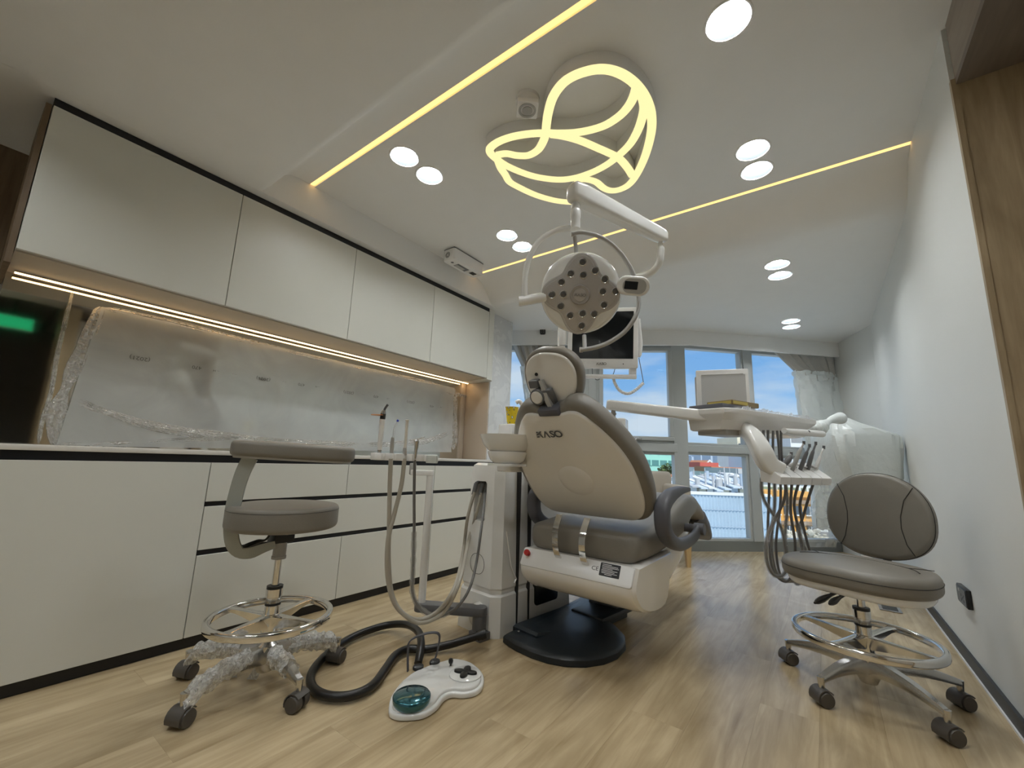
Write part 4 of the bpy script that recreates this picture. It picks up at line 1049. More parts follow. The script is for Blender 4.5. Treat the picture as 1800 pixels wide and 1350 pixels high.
pe = Vc((pb0.x, pb0.y, 0)) + ax * .095
bm = nb(); box(bm, (-.016, -.014, ztop + .002), (.016, .014, ztop + .062), .005, 2, frame((pe.x, pe.y, 0), ax, UPZ.cross(ax))); obj('holder_stem', bm, M_LGREY, AA)
# foot link of the post
bm = nb(); fl_ = dep(800, 1085, 1.0); f_e = fp(UF, -.075, -.03, 0); dd = (Vc((f_e.x, f_e.y, 0)) - Vc((pb0.x, pb0.y, 0))); Lf = dd.length; dd.normalize()
slab(bm, rrect(Lf + .07, .070, .034, 6, Lf / 2, 0), frame((pb0.x, pb0.y, 0), dd, UPZ.cross(dd)), .105, .145, .004, .004, 2); obj('link_arm', bm, M_GREY, AA, 40)
bm = nb(); cyl(bm, (f_e.x, f_e.y, .03), (f_e.x, f_e.y, .105), .034, seg=24); obj('link_pivot', bm, M_GREY, AA)
bm = nb(); box(bm, (-.036, -.036, .0), (.045, .036, .035), .004, 2, frame((f_e.x, f_e.y, 0), UX, UY)); obj('link_foot', bm, M_GREY, AA)
# holder bar with scalloped front
h0, h1 = dep(656, 803, 1.62), dep(760, 808, 1.78)
hx_ = (h1 - h0); hx_.z = 0; HL = hx_.length; hx_.normalize(); hz_ = UPZ; hy_ = hz_.cross(hx_)
HB = frame(h0, hx_, hy_, hz_)
poly = [(0, .028), (0, -.006)]
for k in range(6):
    a = HL * (k + .06) / 6; w_ = HL / 6 * .88
    for j in range(5): poly.append((a + w_ * j / 4, -.012 - .014 * math.sin(math.pi * j / 4)))
poly += [(HL, -.006), (HL, .028)]
bm = nb(); slab(bm, poly, HB, -.012, .016, .003, .003, 2); hb = obj('holder_bar', bm, M_WHITE, AA, 40)
bm = nb(); lathe(bm, [(0, -.018), (.024, -.018), (.026, -.010), (.026, .012), (.022, .017), (.012, .018), (0, .017)], fp(HB, HL - .012, -.018, 0), UPZ, 28); obj('round_holder', bm, mat('clear_white_holder', (.70, .74, .73), .2, coat=.5), AA)

def instr(name, label, pts, secs, group=None):
    """stack of turned sections along a polyline: secs = [(part, mat, [(pos, r), ...])]"""
    c = crv(pts, 12); n_ = len(c) - 1
    t = thing(name, label, 'instrument', c[0], group)
    for part, m, prof_ in secs:
        P = []; Rr = []
        for q, r_ in prof_:
            f_ = q * n_; i = min(int(f_), n_ - 1); P.append(c[i].lerp(c[i + 1], f_ - i)); Rr.append(r_)
        # densify along the curve between profile stations
        P2, R2 = [], []
        for k in range(len(prof_) - 1):
            for j in range(5):
                q = prof_[k][0] + (prof_[k + 1][0] - prof_[k][0]) * j / 5; f_ = q * n_; i = min(int(f_), n_ - 1)
                P2.append(c[i].lerp(c[i + 1], f_ - i)); R2.append(prof_[k][1] + (prof_[k + 1][1] - prof_[k][1]) * j / 5)
        P2.append(P[-1]); R2.append(Rr[-1])
        b = nb(); tube(b, P2, R2, 14); obj(part, b, m, t, 50)
    return t
hd_ = 1.655
def hp_(px, py, d=hd_): return dep(px, py, d)
cl = instr('curing_light', 'curing light pen with white handle and orange shield', [hp_(666, 808, 1.63), hp_(669, 770, 1.63), hp_(673, 733, 1.63), hp_(676, 720, 1.63), hp_(682, 711, 1.63)],
      [('tail', M_STEEL, [(0, .0065), (.13, .0075)]), ('handle', M_WHITE, [(.13, .0085), (.40, .0105), (.47, .0105)]), ('black_band', M_BLKPL, [(.47, .0106), (.58, .0106)]), ('silver_neck', M_STEEL, [(.58, .0105), (.74, .006)]), ('light_guide', mat('dark_glass_rod', (.10, .10, .11), .15), [(.72, .0045), (1, .0045)])])
bm = nb(); sh_ = hp_(664, 730, 1.63); lathe(bm, [(0, 0), (.026, 0), (.026, .002), (0, .002)], sh_, UPZ, 28); obj('shield', bm, mat('orange_shield', (.75, .28, .08), .25), cl)
ij = instr('saliva_ejector', 'thin clear saliva ejector with blue tip in the holder', [hp_(688, 800), hp_(690, 775), hp_(693, 752), hp_(700, 738)],
      [('valve', M_LGREY, [(0, .008), (.30, .008), (.42, .006)]), ('straw', mat('clear_straw', (.75, .80, .84), .15), [(.42, .0028), (.92, .0028)]), ('blue_tip', mat('blue_tip', (.03, .06, .45), .35), [(.90, .0042), (1, .0045)])])
instr('suction_tip', 'wide white suction tip in the holder next to the blue-tipped ejector', [hp_(711, 800, 1.69), hp_(713, 775, 1.69), hp_(716, 738, 1.69)],
      [('valve', M_LGREY, [(0, .009), (.22, .009), (.30, .007)]), ('tip', mat('ivory_tip', (.72, .68, .60), .35), [(.29, .0055), (.55, .0055), (.93, .006), (1, .0085)])])
instr('air_water_syringe', 'steel air-water syringe with bent nozzle in the holder', [hp_(729, 806, 1.72), hp_(732, 785, 1.72), hp_(733, 773, 1.72), hp_(741, 770, 1.72), hp_(747, 768, 1.72)],
      [('body', M_STEEL, [(0, .006), (.25, .008), (.45, .011), (.52, .007)]), ('nozzle', M_STEEL, [(.5, .003), (.9, .0022), (1, .0022)])])
# hoses from the holder down in a loop and up to the unit recess
def hose(label, pix, r_, m, extra=None):
    b = nb(); P = crv([dep(px, py, d) for px, py, d in pix], 10)
    for p in P: p.z = max(p.z, r_ + .002)
    tube(b, P, r_, 10)
    o_ = obj('suction_hose', b, m, AA, smooth=60); o_['label'] = label; return o_
DR = (fp(UF, rx, .05, rz) - CAM).dot(CF)
hose('ribbed beige hose hanging outermost from the holder bar', [(687, 806, 1.64), (685, 860, 1.64), (684, 920, 1.64), (683, 980, 1.64), (688, 1040, 1.64), (705, 1075, 1.65), (735, 1089, 1.66), (770, 1074, 1.68), (800, 1030, 1.70), (814, 970, DR - .06), (822, 910, DR - .04), (834, 865, DR)], .0085, M_HOSE)
hose('smooth beige hose crossing over the outermost one', [(711, 806, 1.68), (706, 850, 1.67), (694, 900, 1.65), (682, 950, 1.63), (681, 1010, 1.63), (691, 1055, 1.635), (710, 1080, 1.64), (740, 1095, 1.655), (780, 1075, 1.68), (808, 1020, 1.70), (824, 950, DR - .05), (838, 900, DR - .02), (846, 866, DR)], .0085, M_HOSE)
hose('thin grey hose in clear wrap hanging from the syringe', [(729, 808, 1.72), (728, 870, 1.715), (728, 930, 1.70), (726, 1000, 1.69), (725, 1040, 1.68), (738, 1068, 1.68), (765, 1084, 1.68), (800, 1070, 1.70), (825, 1035, 1.76), (838, 985, 1.86), (847, 920, 1.96), (853, 866, DR)], .006, M_HOSEG)
M_WRAP = mat_film('clear_wrap', (.95, .95, .95), .22, .12, .1, 120, .8)
bm = nb(); P = crv([dep(px, py, d) for px, py, d in [(728, 935, 1.70), (726, 1000, 1.69), (725, 1040, 1.68), (738, 1068, 1.68), (765, 1084, 1.68), (790, 1076, 1.69)]], 8)
tube(bm, P, [.011 + .004 * mnoise.noise(Vc((k * .9, 3, 1))) for k in range(len(P))], 9, caps=False); obj('hose_wrap', bm, M_WRAP, AA, smooth=20)
# connectors inside the recess
for k, (px, py) in enumerate(((834, 862), (846, 862), (855, 860))):
    p0 = dep(px - 2, py + 8, DR); p1 = dep(px + 3, py - 12, DR + .02); bm = nb(); cyl(bm, p0, p1, .011, .012, 14); tube(bm, [p1, p1 + UY * .02 + Vc((0, 0, .008))], .010, 12)
    obj('hose_connector', bm, M_GREY, AA)

# ------------------------------------------------------------------ foot control with thick black hose
FC = onz(765, 1215, 0); 
FT = thing('foot_control', 'white foot control with round teal pedal on the floor', 'foot control', FC)
out = [(683, 1250), (690, 1222), (715, 1193), (745, 1178), (775, 1168), (800, 1163), (830, 1170), (848, 1186), (850, 1204), (838, 1218), (815, 1223), (795, 1222), (780, 1229), (768, 1244), (745, 1258), (715, 1262), (693, 1260)]
op = [onz(px, py, .012) for px, py in out]
po_ = spoly([(p.x, p.y) for p in op], 4)
bm = nb(); slab(bm, po_, WF, 0.002, .020, .003, .006, 3); fb = obj('base', bm, M_WHITE2, FT, 50)
bm = nb(); slab(bm, off2(po_, .012), WF, .018, .030, 0, .006, 3); obj('top_cover', bm, M_WHITE2, FT, 50)
ctr = onz(724, 1224, .045)
bm = nb(); lathe(bm, [(0, .025), (.060, .025), (.064, .032), (.065, .048), (.060, .053), (.03, .057), (0, .058)], (ctr.x, ctr.y, 0), seg=44); obj('pedal_disc', bm, mat('iridescent_teal', (.035, .16, .20), .16, metal=.75, coat=.8, var=.3, vs=22), FT, 60)
pc2 = onz(818, 1186, .03)
bm = nb(); lathe(bm, [(0, .028), (.062, .028), (.062, .034), (.058, .037), (0, .038)], (pc2.x, pc2.y, 0), seg=36); obj('pad_disc', bm, M_WHITE2, FT, 50)
bm = nb()
for k in range(4):
    a = R(25 + 90 * k); d = Vc((math.cos(a), math.sin(a), 0))
    slab(bm, [(p[0], p[1]) for p in ell(.023, .014, 18)], frame(Vc((pc2.x, pc2.y, 0)) + d * .023, d, UPZ.cross(d)), .036, .045, 0, .003, 2)
obj('clover_button', bm, M_BLKPL, FT)
for px, py in ((735, 1172), (764, 1163)):
    p = onz(px, py, .034); d = Vc((.35, .9, 0)).normalized(); bm = nb(); slab(bm, ell(.022, .016, 20), frame((p.x, p.y, .028), d, UPZ.cross(d) + Vc((0, 0, .3))), 0, .012, 0, .004, 2); obj('rubber_foot_button', bm, M_BLKPL, FT)
p = onz(792, 1170, .03); bm = nb(); lathe(bm, [(0, .02), (.004, .02), (.004, .036), (.008, .040), (.010, .048), (.007, .056), (0, .058)], (p.x, p.y, 0), seg=18); obj('toggle', bm, M_BLKPL, FT)
c0 = onz(717, 1180, .028); tdp = (c0 - CAM).dot(CF)
hpnt = [c0, dep(717, 1145, tdp), dep(720, 1128, tdp), dep(735, 1118, tdp + .02), dep(758, 1112, tdp + .05), dep(772, 1116, tdp + .06), dep(770, 1140, tdp + .06), onz(764, 1160, .045)]
bm = nb(); ribbon(bm, crv(hpnt, 5), CF * 1.0 + CR * .3, .010, .0045); obj('carry_handle', bm, M_DGREY, FT, 50)
# hose on the floor
hpx = [(850, 1115), (820, 1124), (790, 1133), (750, 1141), (718, 1141), (695, 1152), (678, 1175), (655, 1205), (620, 1222), (580, 1224), (552, 1212), (546, 1190), (560, 1165), (590, 1138), (630, 1115), (680, 1099), (715, 1098), (735, 1110), (740, 1128), (738, 1150), (735, 1166)]
hz0 = [.065, .045, .03, .022, .022, .022, .022, .022, .022, .022, .022, .022, .022, .022, .024, .03, .055, .075, .075, .055, .035]
bm = nb(); P = crv([onz(px, py, z_) for (px, py), z_ in zip(hpx, hz0)], 10); tube(bm, P, .0165, 14)
hh_ = thing('foot_control_hose', 'thick black hose looping over the floor to the foot control', 'hose', (P[60].x, P[60].y, 0))
obj('hose', bm, M_BLKRUB, hh_, 60)
bm = nb(); d = (P[0] - P[4]).normalized(); tube(bm, [P[0] - d * .03, P[0] + d * .012], .0215, 16); tube(bm, [P[0] - d * .012, P[0] - d * .004], .0235, 16); obj('hose_collar', bm, M_BLKPL, hh_)
# ------------------------------------------------------------------ operating lamp on its arm
PCX = dep(986, 640, 2.42); PX, PY = PCX.x, PCX.y
LT = thing('operating_lamp', 'white round operating lamp with ring handles on a jointed arm above the chair', 'dental lamp', (PX, PY, 0.84))
DH = 1.58
hc_ = dep(1020, 517, DH); LNr = (CAM - hc_).normalized(); LNr = (LNr + Vc((0, 0, -.10)) - CR * .05).normalized()
LEx = CR - LNr * CR.dot(LNr); LEx.normalize(); LUp = LNr.cross(LEx)
rot = R(-4); LEx, LUp = (LEx * math.cos(rot) + LUp * math.sin(rot), LUp * math.cos(rot) - LEx * math.sin(rot))
LF = frame(hc_, LEx, LUp, LNr)
RH = 0.152
bm = nb(); lathe(bm, [(0, -.085), (.07, -.08), (.12, -.062), (.145, -.035), (RH, -.010), (.148, .004), (.136, .014), (.10, .018), (0, .019)], hc_, LNr, 56); head = obj('lamp_head', bm, M_WHITE2, LT, 60)
cover = []
for k in range(72):
    a = 2 * math.pi * k / 72; r_ = 0.1185 + 0.0215 * math.cos(4 * a); cover.append((r_ * math.cos(a + R(3)), r_ * math.sin(a + R(3)) * 1.03))
bm = nb(); slab(bm, off2(ccw(cover), -.006), LF, .010, .022, 0, .006, 3); obj('cover_rim', bm, mat('clear_rim', (.50, .48, .46), .12, coat=.8), head, 60)
bm = nb(); slab(bm, off2(ccw(cover), .004), LF, .018, .0245, 0, .003, 2); cv = obj('reflector_cover', bm, mat('taupe_reflector', (.45, .42, .39), .2, coat=.9), head, 60)
leds = [(-.004, .119), (-.043, .074), (.004, .073), (.045, .092), (.084, .064), (.129, .024), (.083, .019), (.094, -.030), (.062, -.068), (.018, -.070), (.020, -.117), (-.028, -.082), (-.068, -.050), (-.106, -.010), (-.063, -.004), (-.075, .040)]
for a, c_ in leds:
    q = fp(LF, a * .98, c_ * .98, .0245)
    bm = nb(); lathe(bm, [(.0095, 0), (.0145, 0), (.0145, .002), (.0122, .003), (.0095, .001)], q, LNr, 24, closed=True); lr = obj('led_ring', bm, M_STEEL, cv)
    bm = nb(); lathe(bm, [(0, .0), (.0118, .0), (.010, .0025), (0, .0035)], q, LNr, 20); obj('led_lens', bm, mat('smoked_lens', (.07, .066, .066), .06, coat=1), lr)
bm = nb(); lathe(bm, [(0, .020), (.038, .020), (.038, .028), (.034, .032), (.026, .030), (0, .030)], hc_, LNr, 40); bo_ = obj('centre_boss', bm, mat('boss_grey', (.36, .335, .31), .25, coat=.5), head, 40)
bm = nb(); lathe(bm, [(0, .030), (.024, .030), (.022, .034), (0, .035)], hc_, LNr, 36); obj('boss_cap', bm, mat('boss_cap', (.46, .43, .40), .3), bo_)
maker_mark(bo_, fp(LF, .001, 0, .0352), LEx, LUp, .0105, mat('grey_print_soft', (.20, .19, .18), .4), LNr)
# left yoke, stub, ring handle, top rod
def ld(px, py, d=DH): return dep(px, py, d)
bm = nb(); tube(bm, crv([ld(1006, 401, 1.60), ld(980, 405, 1.60), ld(950, 422, 1.60), ld(932, 450, 1.595), ld(923, 485, 1.59), ld(922, 524, 1.585)], 8), .0115, 14); obj('yoke', bm, M_WHITE2, LT, 60)
bm = nb(); tube(bm, [ld(912, 530, 1.585), ld(914, 530, 1.585), ld(958, 522, 1.60)], [.018, .0195, .0195], 18); obj('yoke_stub', bm, M_WHITE2, LT)
hp2 = crv([ld(1006, 411, 1.53), ld(1025, 409, 1.53), ld(1058, 418, 1.52), ld(1088, 442, 1.53), ld(1110, 475, 1.54), ld(1119, 503, 1.545), ld(1123, 530, 1.53), ld(1117, 556, 1.48), ld(1098, 583, 1.48), ld(1070, 602, 1.48), ld(1045, 611, 1.48), ld(1022, 615, 1.48)], 6)
bm = nb(); tube(bm, hp2, .0078, 12); tube(bm, [hp2[0] + CR * -.004, hp2[0] + CR * .006], .0098, 12); tube(bm, [hp2[-1] - CR * .006, hp2[-1] + CR * .004], .0098, 12); obj('ring_handle', bm, M_LGREY, LT, 60)
bm = nb(); tube(bm, [hp2[-1] + CR * .012, ld(1027, 590, 1.52)], .0075, 12); obj('handle_stay', bm, M_LGREY, LT); bm = nb(); tube(bm, [ld(1010, 412, 1.54), ld(1013, 446, 1.58)], .0075, 12); obj('handle_stay', bm, M_LGREY, LT)
# control grip with small display
gp = ld(1117, 503, 1.50); gF = frame(gp, LEx, LUp, LNr)
bm = nb(); slab(bm, rrect(.115, .070, .034, 8, -.008, 0), gF, -.018, .008, .008, .008, 4); gr = obj('control_grip', bm, M_WHITE2, LT, 60)
bm = nb(); slab(bm, rrect(.082, .052, .024, 8, -.004, 0), gF, .006, .0088); obj('grip_face', bm, M_LGREY, gr, 0)
bm = nb(); slab(bm, rrect(.046, .028, .002, 2, -.016, .002), gF, .0085, .0096); obj('display', bm, M_SCREEN, gr, 0)
# vertical joint
va, vb = ld(1012, 352, 1.60), ld(1013, 408, 1.60); vb.x, vb.y = va.x, va.y
bm = nb(); H = va.z - vb.z
lathe(bm, [(0, 0), (.0175, 0), (.0175, .040), (.0195, .044), (.0195, .072), (.0165, .078), (.0175, .082), (.0175, .098), (.011, .108), (.0105, H + .02), (0, H + .02)], vb, seg=24); obj('swivel_joint', bm, M_WHITE2, LT, 40)
# spring arm
sa, sb = ld(1013, 340, 1.60), ld(1160, 414, 1.86)
ax_ = (sb - sa); SL = ax_.length; ax_.normalize(); ay_ = Vc((0, 0, 1)).cross(ax_).normalized(); az_ = ax_.cross(ay_)
SFm = frame(sa, ax_, ay_, az_); rings = []
for q, h, w in ((-.030, .020, .020), (-.027, .028, .026), (-.015, .036, .032), (.03, .040, .034), (SL * .5, .036, .030), (SL - .02, .030, .026), (SL + .012, .028, .025), (SL + .028, .024, .022), (SL + .030, .018, .018)):
    rings.append([fp(SFm, q, a, c_) for a, c_ in rrect(2 * w, 2 * h, min(w, h) * .55, 4)])
bm = nb(); loft(bm, rings); sao = obj('spring_arm', bm, M_WHITE2, LT, 50)
bm = nb(); cyl(bm, va + Vc((0, 0, -.004)), va + Vc((0, 0, .02)), .018, seg=18); obj('arm_socket', bm, M_BLKPL, sao)
# elbow back to the pole
ep = crv([ld(1161, 424, 1.86), ld(1161, 446, 1.86), ld(1158, 464, 1.87), ld(1143, 480, 1.90), ld(1118, 488, 1.98), ld(1080, 500, 2.12), ld(1040, 512, 2.28), ld(1005, 522, 2.40)], 7)
bm = nb(); tube(bm, ep, [.0095] * 4 + [.0165] * (len(ep) - 4), 14); obj('elbow_tube', bm, M_WHITE2, LT, 60)
zp = ep[-1].z
bm = nb(); tube(bm, [ep[-1], Vc((PX, PY, zp - .005))], .0165, 14); cyl(bm, (PX, PY, .84), (PX, PY, zp + .03), .021, seg=22); obj('pole', bm, M_WHITE2, LT)

# ------------------------------------------------------------------ patient monitor on the pole
DM = 2.36
mc_ = dep(1059, 594, DM); MN = (CAM - mc_); MN.z = 0; MN.normalize(); MN = (MN + Vc((0, 0, -.10))).normalized(); MX = Vc((0, 0, 1)).cross(MN).normalized(); MX = (MX + Vc((0, 0, -.02))).normalized(); MU = MN.cross(MX); MF = frame(mc_, MX, MU, MN)
MT = thing('patient_monitor', 'white framed monitor with dark screen held behind the operating lamp', 'monitor', mc_ - Vc((0, 0, .17)))
bm = nb(); slab(bm, rrect(.388, .345, .012, 4), MF, -.045, 0, .012, .006, 3); mb_ = obj('monitor_case', bm, M_WHITE, MT, 50)
bm = nb(); slab(bm, rrect(.336, .268, .002, 2, 0, .016), MF, -.004, .0008); obj('screen', bm, M_SCREEN, mb_, 0)
maker_mark(mb_, fp(MF, -.004, -.147, .0004), MX, MU, .014, mat('grey_print_soft', (.20, .19, .18), .4), MN)
bm = nb(); slab(bm, ell(.003, .003, 12, 2, .115, -.147), MF, 0, .001); obj('power_button', bm, M_BLKPL, mb_, 0)
for sx in (-.15, .165):
    bm = nb(); box(bm, (sx - .018, -.205, -.035), (sx + .022, -.160, -.012), .004, 2, MF); obj('monitor_foot', bm, M_WHITE, MT)
bm = nb(); box(bm, (-.19, -.228, -.045), (.188, -.205, -.005), .003, 2, MF); bar_ = obj('support_bar', bm, M_WHITE, MT)
bm = nb(); tube(bm, [fp(MF, -.17, -.216, -.025), Vc((PX, PY, fp(MF, -.17, -.216, -.02).z))], .014, 12); cyl(bm, (PX, PY, fp(MF, 0, -.24, 0).z), (PX, PY, fp(MF, 0, -.19, 0).z), .028, seg=20); obj('pole_clamp', bm, M_WHITE, MT)
bm = nb(); box(bm, (-.245, -.04, -.03), (-.205, .06, .0), .006, 2, MF); box(bm, (-.24, -.10, -.03), (-.208, -.045, .004), .008, 2, MF); obj('wand_clip', bm, M_WHITE, MT)
# intraoral camera hanging at the side
wp = [dep(1124, 560, DM), dep(1125, 585, DM), dep(1126, 605, DM), dep(1124, 625, DM)]
IC = thing('intraoral_camera', 'slim white camera wand with coiled cord hanging beside the monitor', 'camera wand', dep(1124, 628, DM))
bm = nb(); P = crv(wp, 5); tube(bm, P, [.005 + .007 * min(1, k / 10) for k in range(len(P))], 12); obj('wand', bm, M_WHITE, IC, 60)
bm = nb(); tube(bm, [dep(1122, 612, DM + .01), dep(1121, 628, DM + .01)], .016, 12); obj('wand_holder', bm, M_WHITE, IC)
bm = nb(); tube(bm, [dep(1123, 629, DM), dep(1127, 650, DM), dep(1131, 672, DM)], .0022, 6); obj('straight_cord', bm, M_HOSEG, IC)
cp_ = crv([dep(1131, 673, DM), dep(1118, 685, DM), dep(1104, 692, DM), dep(1090, 687, DM), dep(1081, 674, DM), dep(1078, 662, DM)], 14)
bm = nb(); tube(bm, cp_, [.0085 + .0016 * math.sin(k * 2.2) for k in range(len(cp_))], 10); obj('coiled_cord', bm, M_WHITE, IC, 60)
bm = nb(); tube(bm, crv([dep(1041, 645, DM), dep(1042, 660, DM + .03), dep(1050, 668, DM + .03), dep(1060, 661, DM + .03)], 5), .0018, 6); tube(bm, crv([dep(1082, 645, DM), dep(1079, 655, DM), dep(1076, 662, DM)], 4), .0018, 6); obj('monitor_cable', bm, M_BLKPL, MT)

# ------------------------------------------------------------------ operator's delivery table
DT = 2.0
zt = dep(1290, 716, DT).z
tc0 = dep(1290, 716, DT); tl = onz(1216, 723, zt); tr = onz(1441, 738, zt)
TB = thing('delivery_table', 'white instrument table on a swing arm with hanging handpiece hoses', 'instrument table', (tc0.x, tc0.y, zt - .12))
e1 = (tr - tc0); TLn = e1.length; e1.normalize(); e2 = (tl - tc0); e2 = e2 - e1 * e2.dot(e1); TW = max(.30, e2.length + .05); e2.normalize()
TF = frame((tc0.x, tc0.y, 0), e1, e2, (0, 0, 1))
def trg(i, z, s=0): return [fp(TF, a, b_, z) for a, b_ in [(.03 + i, i), (TLn - .02 - i, i + .01), (TLn - i, .03 + i), (TLn - i, TW - .03 - i), (TLn - .03 - i, TW - i), (.05 + i, TW - i), (-.06 + i * .7, TW * .75), (-.03 + i * .7, .03 + i)]]
bm = nb(); loft(bm, [trg(.07, zt - .105), trg(.045, zt - .10), trg(.03, zt - .055), trg(.004, zt - .030), trg(0, zt - .022), trg(0, zt - .004), trg(.004, zt)]); obj('tray_body', bm, M_WHITE, TB, 30)
bm = nb(); box(bm, (.02, .06, zt - .125), (.24, .22, zt - .10), .005, 2, TF); obj('under_plate', bm, M_LGREY, TB)
# crinkled film over the tray
M_FILM = mat_film('tray_film', (.95, .95, .96), .25, .22, .08, 60, .9)
bm = nb(); bmesh.ops.create_grid(bm, x_segments=44, y_segments=20, size=0.5)
for v in bm.verts:
    a, c_ = v.co.x + .5, v.co.y + .5
    hgt = .012 + .012 * mnoise.noise(Vc((a * 17, c_ * 9, .3))) + .010 * mnoise.noise(Vc((a * 40, c_ * 24, 5)))
    ed = min(a, 1 - a, c_, 1 - c_); 
    if ed < .03: hgt -= .018
    v.co = fp(TF, .04 + a * (TLn - .045), .002 + c_ * (TW - .02), zt + max(.002, hgt))
obj('tray_film', bm, M_FILM, TB, 30)
# handle at the far end
bm = nb(); h0_ = fp(TF, TLn * .62, .02, zt - .12); h1_ = dep(1446, 763, 2.33); tube(bm, crv([dep(1378, 757, 2.16), dep(1395, 759, 2.2), dep(1420, 761, 2.26), dep(1446, 763, 2.33)], 4), [.014, .014, .014, .015, .016, .017, .018, .018, .018, .018, .018, .018, .017], 12); hdl = obj('table_handle', bm, M_WHITE, TB, 50)
bm = nb(); lathe(bm, [(0, 0), (.008, 0), (.008, .003), (0, .003)], dep(1421, 759, 2.24), -CF, 16); obj('handle_cap', bm, M_DGREY, hdl)
# swing arm and its pillar
sa, sb = dep(1078, 713, 2.25), fp(TF, -.01, TW * .55, zt - .03)
ax_ = (sb - sa); SL = ax_.length; ax_.normalize(); ay_ = UPZ.cross(ax_).normalized(); az_ = ax_.cross(ay_); SFm = frame(sa, ax_, ay_, az_)
bm = nb(); loft(bm, [[fp(SFm, q, a, c_) for a, c_ in rrect(2 * w, 2 * h, .012, 4)] for q, h, w in ((-.035, .022, .028), (-.025, .026, .032), (SL * .5, .028, .032), (SL + .05, .030, .034))]); obj('swing_arm', bm, M_WHITE2, TB, 40)
bm = nb(); cyl(bm, sa + Vc((0, 0, -.075)), sa + Vc((0, 0, -.02)), .012, seg=18); cyl(bm, sa + Vc((0, 0, -.05)), sa + Vc((0, 0, -.04)), .016, seg=18); obj('arm_pivot', bm, M_LGREY, TB)
px0 = Vc((sa.x, sa.y, 0)); ux = Vc((PX, PY, 0)) - px0; ul = ux.length; ux.normalize()
bm = nb(); slab(bm, rrect(ul + .14, .11, .02, 4, ul / 2 + .0, 0), frame(px0, ux, UPZ.cross(ux)), sa.z - .17, sa.z - .072, .008, .008, 3); obj('fixed_arm', bm, M_WHITE2, TB, 40)
# S-shaped holder arm with five slots
S_ = [(1296, 742, 2.20), (1308, 754, 2.10), (1324, 769, 2.02), (1338, 792, 1.97), (1350, 815, 1.96), (1368, 826, 1.96)]
sp = crv([dep(*q) for q in S_], 6); rings = []
for i in range(len(sp)):
    q = i / (len(sp) - 1); tt = (sp[min(i + 1, len(sp) - 1)] - sp[max(i - 1, 0)]).normalized(); s_ = CF - tt * CF.dot(tt); s_.normalize(); nn = tt.cross(s_)
    w = .036 + .014 * math.sin(math.pi * q) + .012 * q; rings.append([sp[i] + s_ * a + nn * c_ for a, c_ in rrect(.07 + .01 * q, 2 * w * (.55 + .25 * q), .018, 3)])
bm = nb(); loft(bm, rings); obj('holder_arm', bm, M_WHITE2, TB, 50)
hA, hB = dep(1352, 830, 1.94), dep(1440, 822, 2.06)
hx2 = (hB - hA); hx2.z = 0; HL2 = hx2.length; hx2.normalize(); hy2 = UPZ.cross(hx2); HF2 = frame(hA, hx2, hy2, (0, 0, 1))
for k in range(5):
    a0 = HL2 * k / 5; a1 = HL2 * (k + 1) / 5 - .003
    bm = nb(); loft(bm, [[fp(HF2, a, b_, z) for a, b_, z in ((a0, -.05, -.052), (a1, -.05, -.052), (a1, .045, -.045), (a0, .045, -.045))], [fp(HF2, a, b_, z) for a, b_, z in ((a0, -.056, -.02), (a1, -.056, -.02), (a1, .05, .040), (a0, .05, .040))], [fp(HF2, a, b_, z) for a, b_, z in ((a0 + .003, -.048, -.012), (a1 - .003, -.048, -.012), (a1 - .003, .045, .050), (a0 + .003, .045, .050))]])
    ho = obj('handpiece_holder', bm, M_WHITE, TB, 20)
    cc = fp(HF2, (a0 + a1) / 2, .012, .030); bm = nb(); lathe(bm, [(.010, 0), (.021, .002), (.021, .008), (.010, .006)], cc, (hy2 * -.45 + UPZ), 20, closed=True); obj('holder_rim', bm, M_LGREY, ho)
# handpieces
HPX = [((1378, 818), (1387, 806), (1391, 798), .012, M_GREY), ((1388, 838), (1403, 800), (1413, 779), .009, M_LGREY), ((1402, 838), (1414, 806), (1423, 784), .009, M_GREY), ((1417, 836), (1425, 806), (1434, 780), .009, M_GREY), ((1428, 838), (1437, 815), (1448, 787), .009, M_WHITE)]
labs = ['short dark syringe head', 'pale bent handpiece', 'dark bent handpiece', 'dark handpiece with clear sleeve', 'white pointed scaler handpiece']
for k, (a, b_, c_, r_, m_) in enumerate(HPX):
    d_ = 1.955 + .026 * k; q0, q1, q2 = dep(*a, d_), dep(*b_, d_), dep(*c_, d_ + .01)
    HPk = thing('dental_handpiece', labs[k] + ' in the table holder', 'handpiece', q0, 'handpieces in the table holder')
    bm = nb(); P = crv([q0, q1, q2], 8); tube(bm, P, [r_ * (.75 + .35 * math.sin(math.pi * i / 12)) if i < 12 else r_ * .5 for i in range(len(P))], 14); obj('handpiece_body', bm, m_, HPk, 60)
    bm = nb(); d = (q2 - q1).normalized(); s2 = (d.cross(CF)).normalized()
    cyl(bm, q2 - CU * .006, q2 + CU * .010, .0062, seg=14); obj('handpiece_head', bm, M_GREY, HPk)
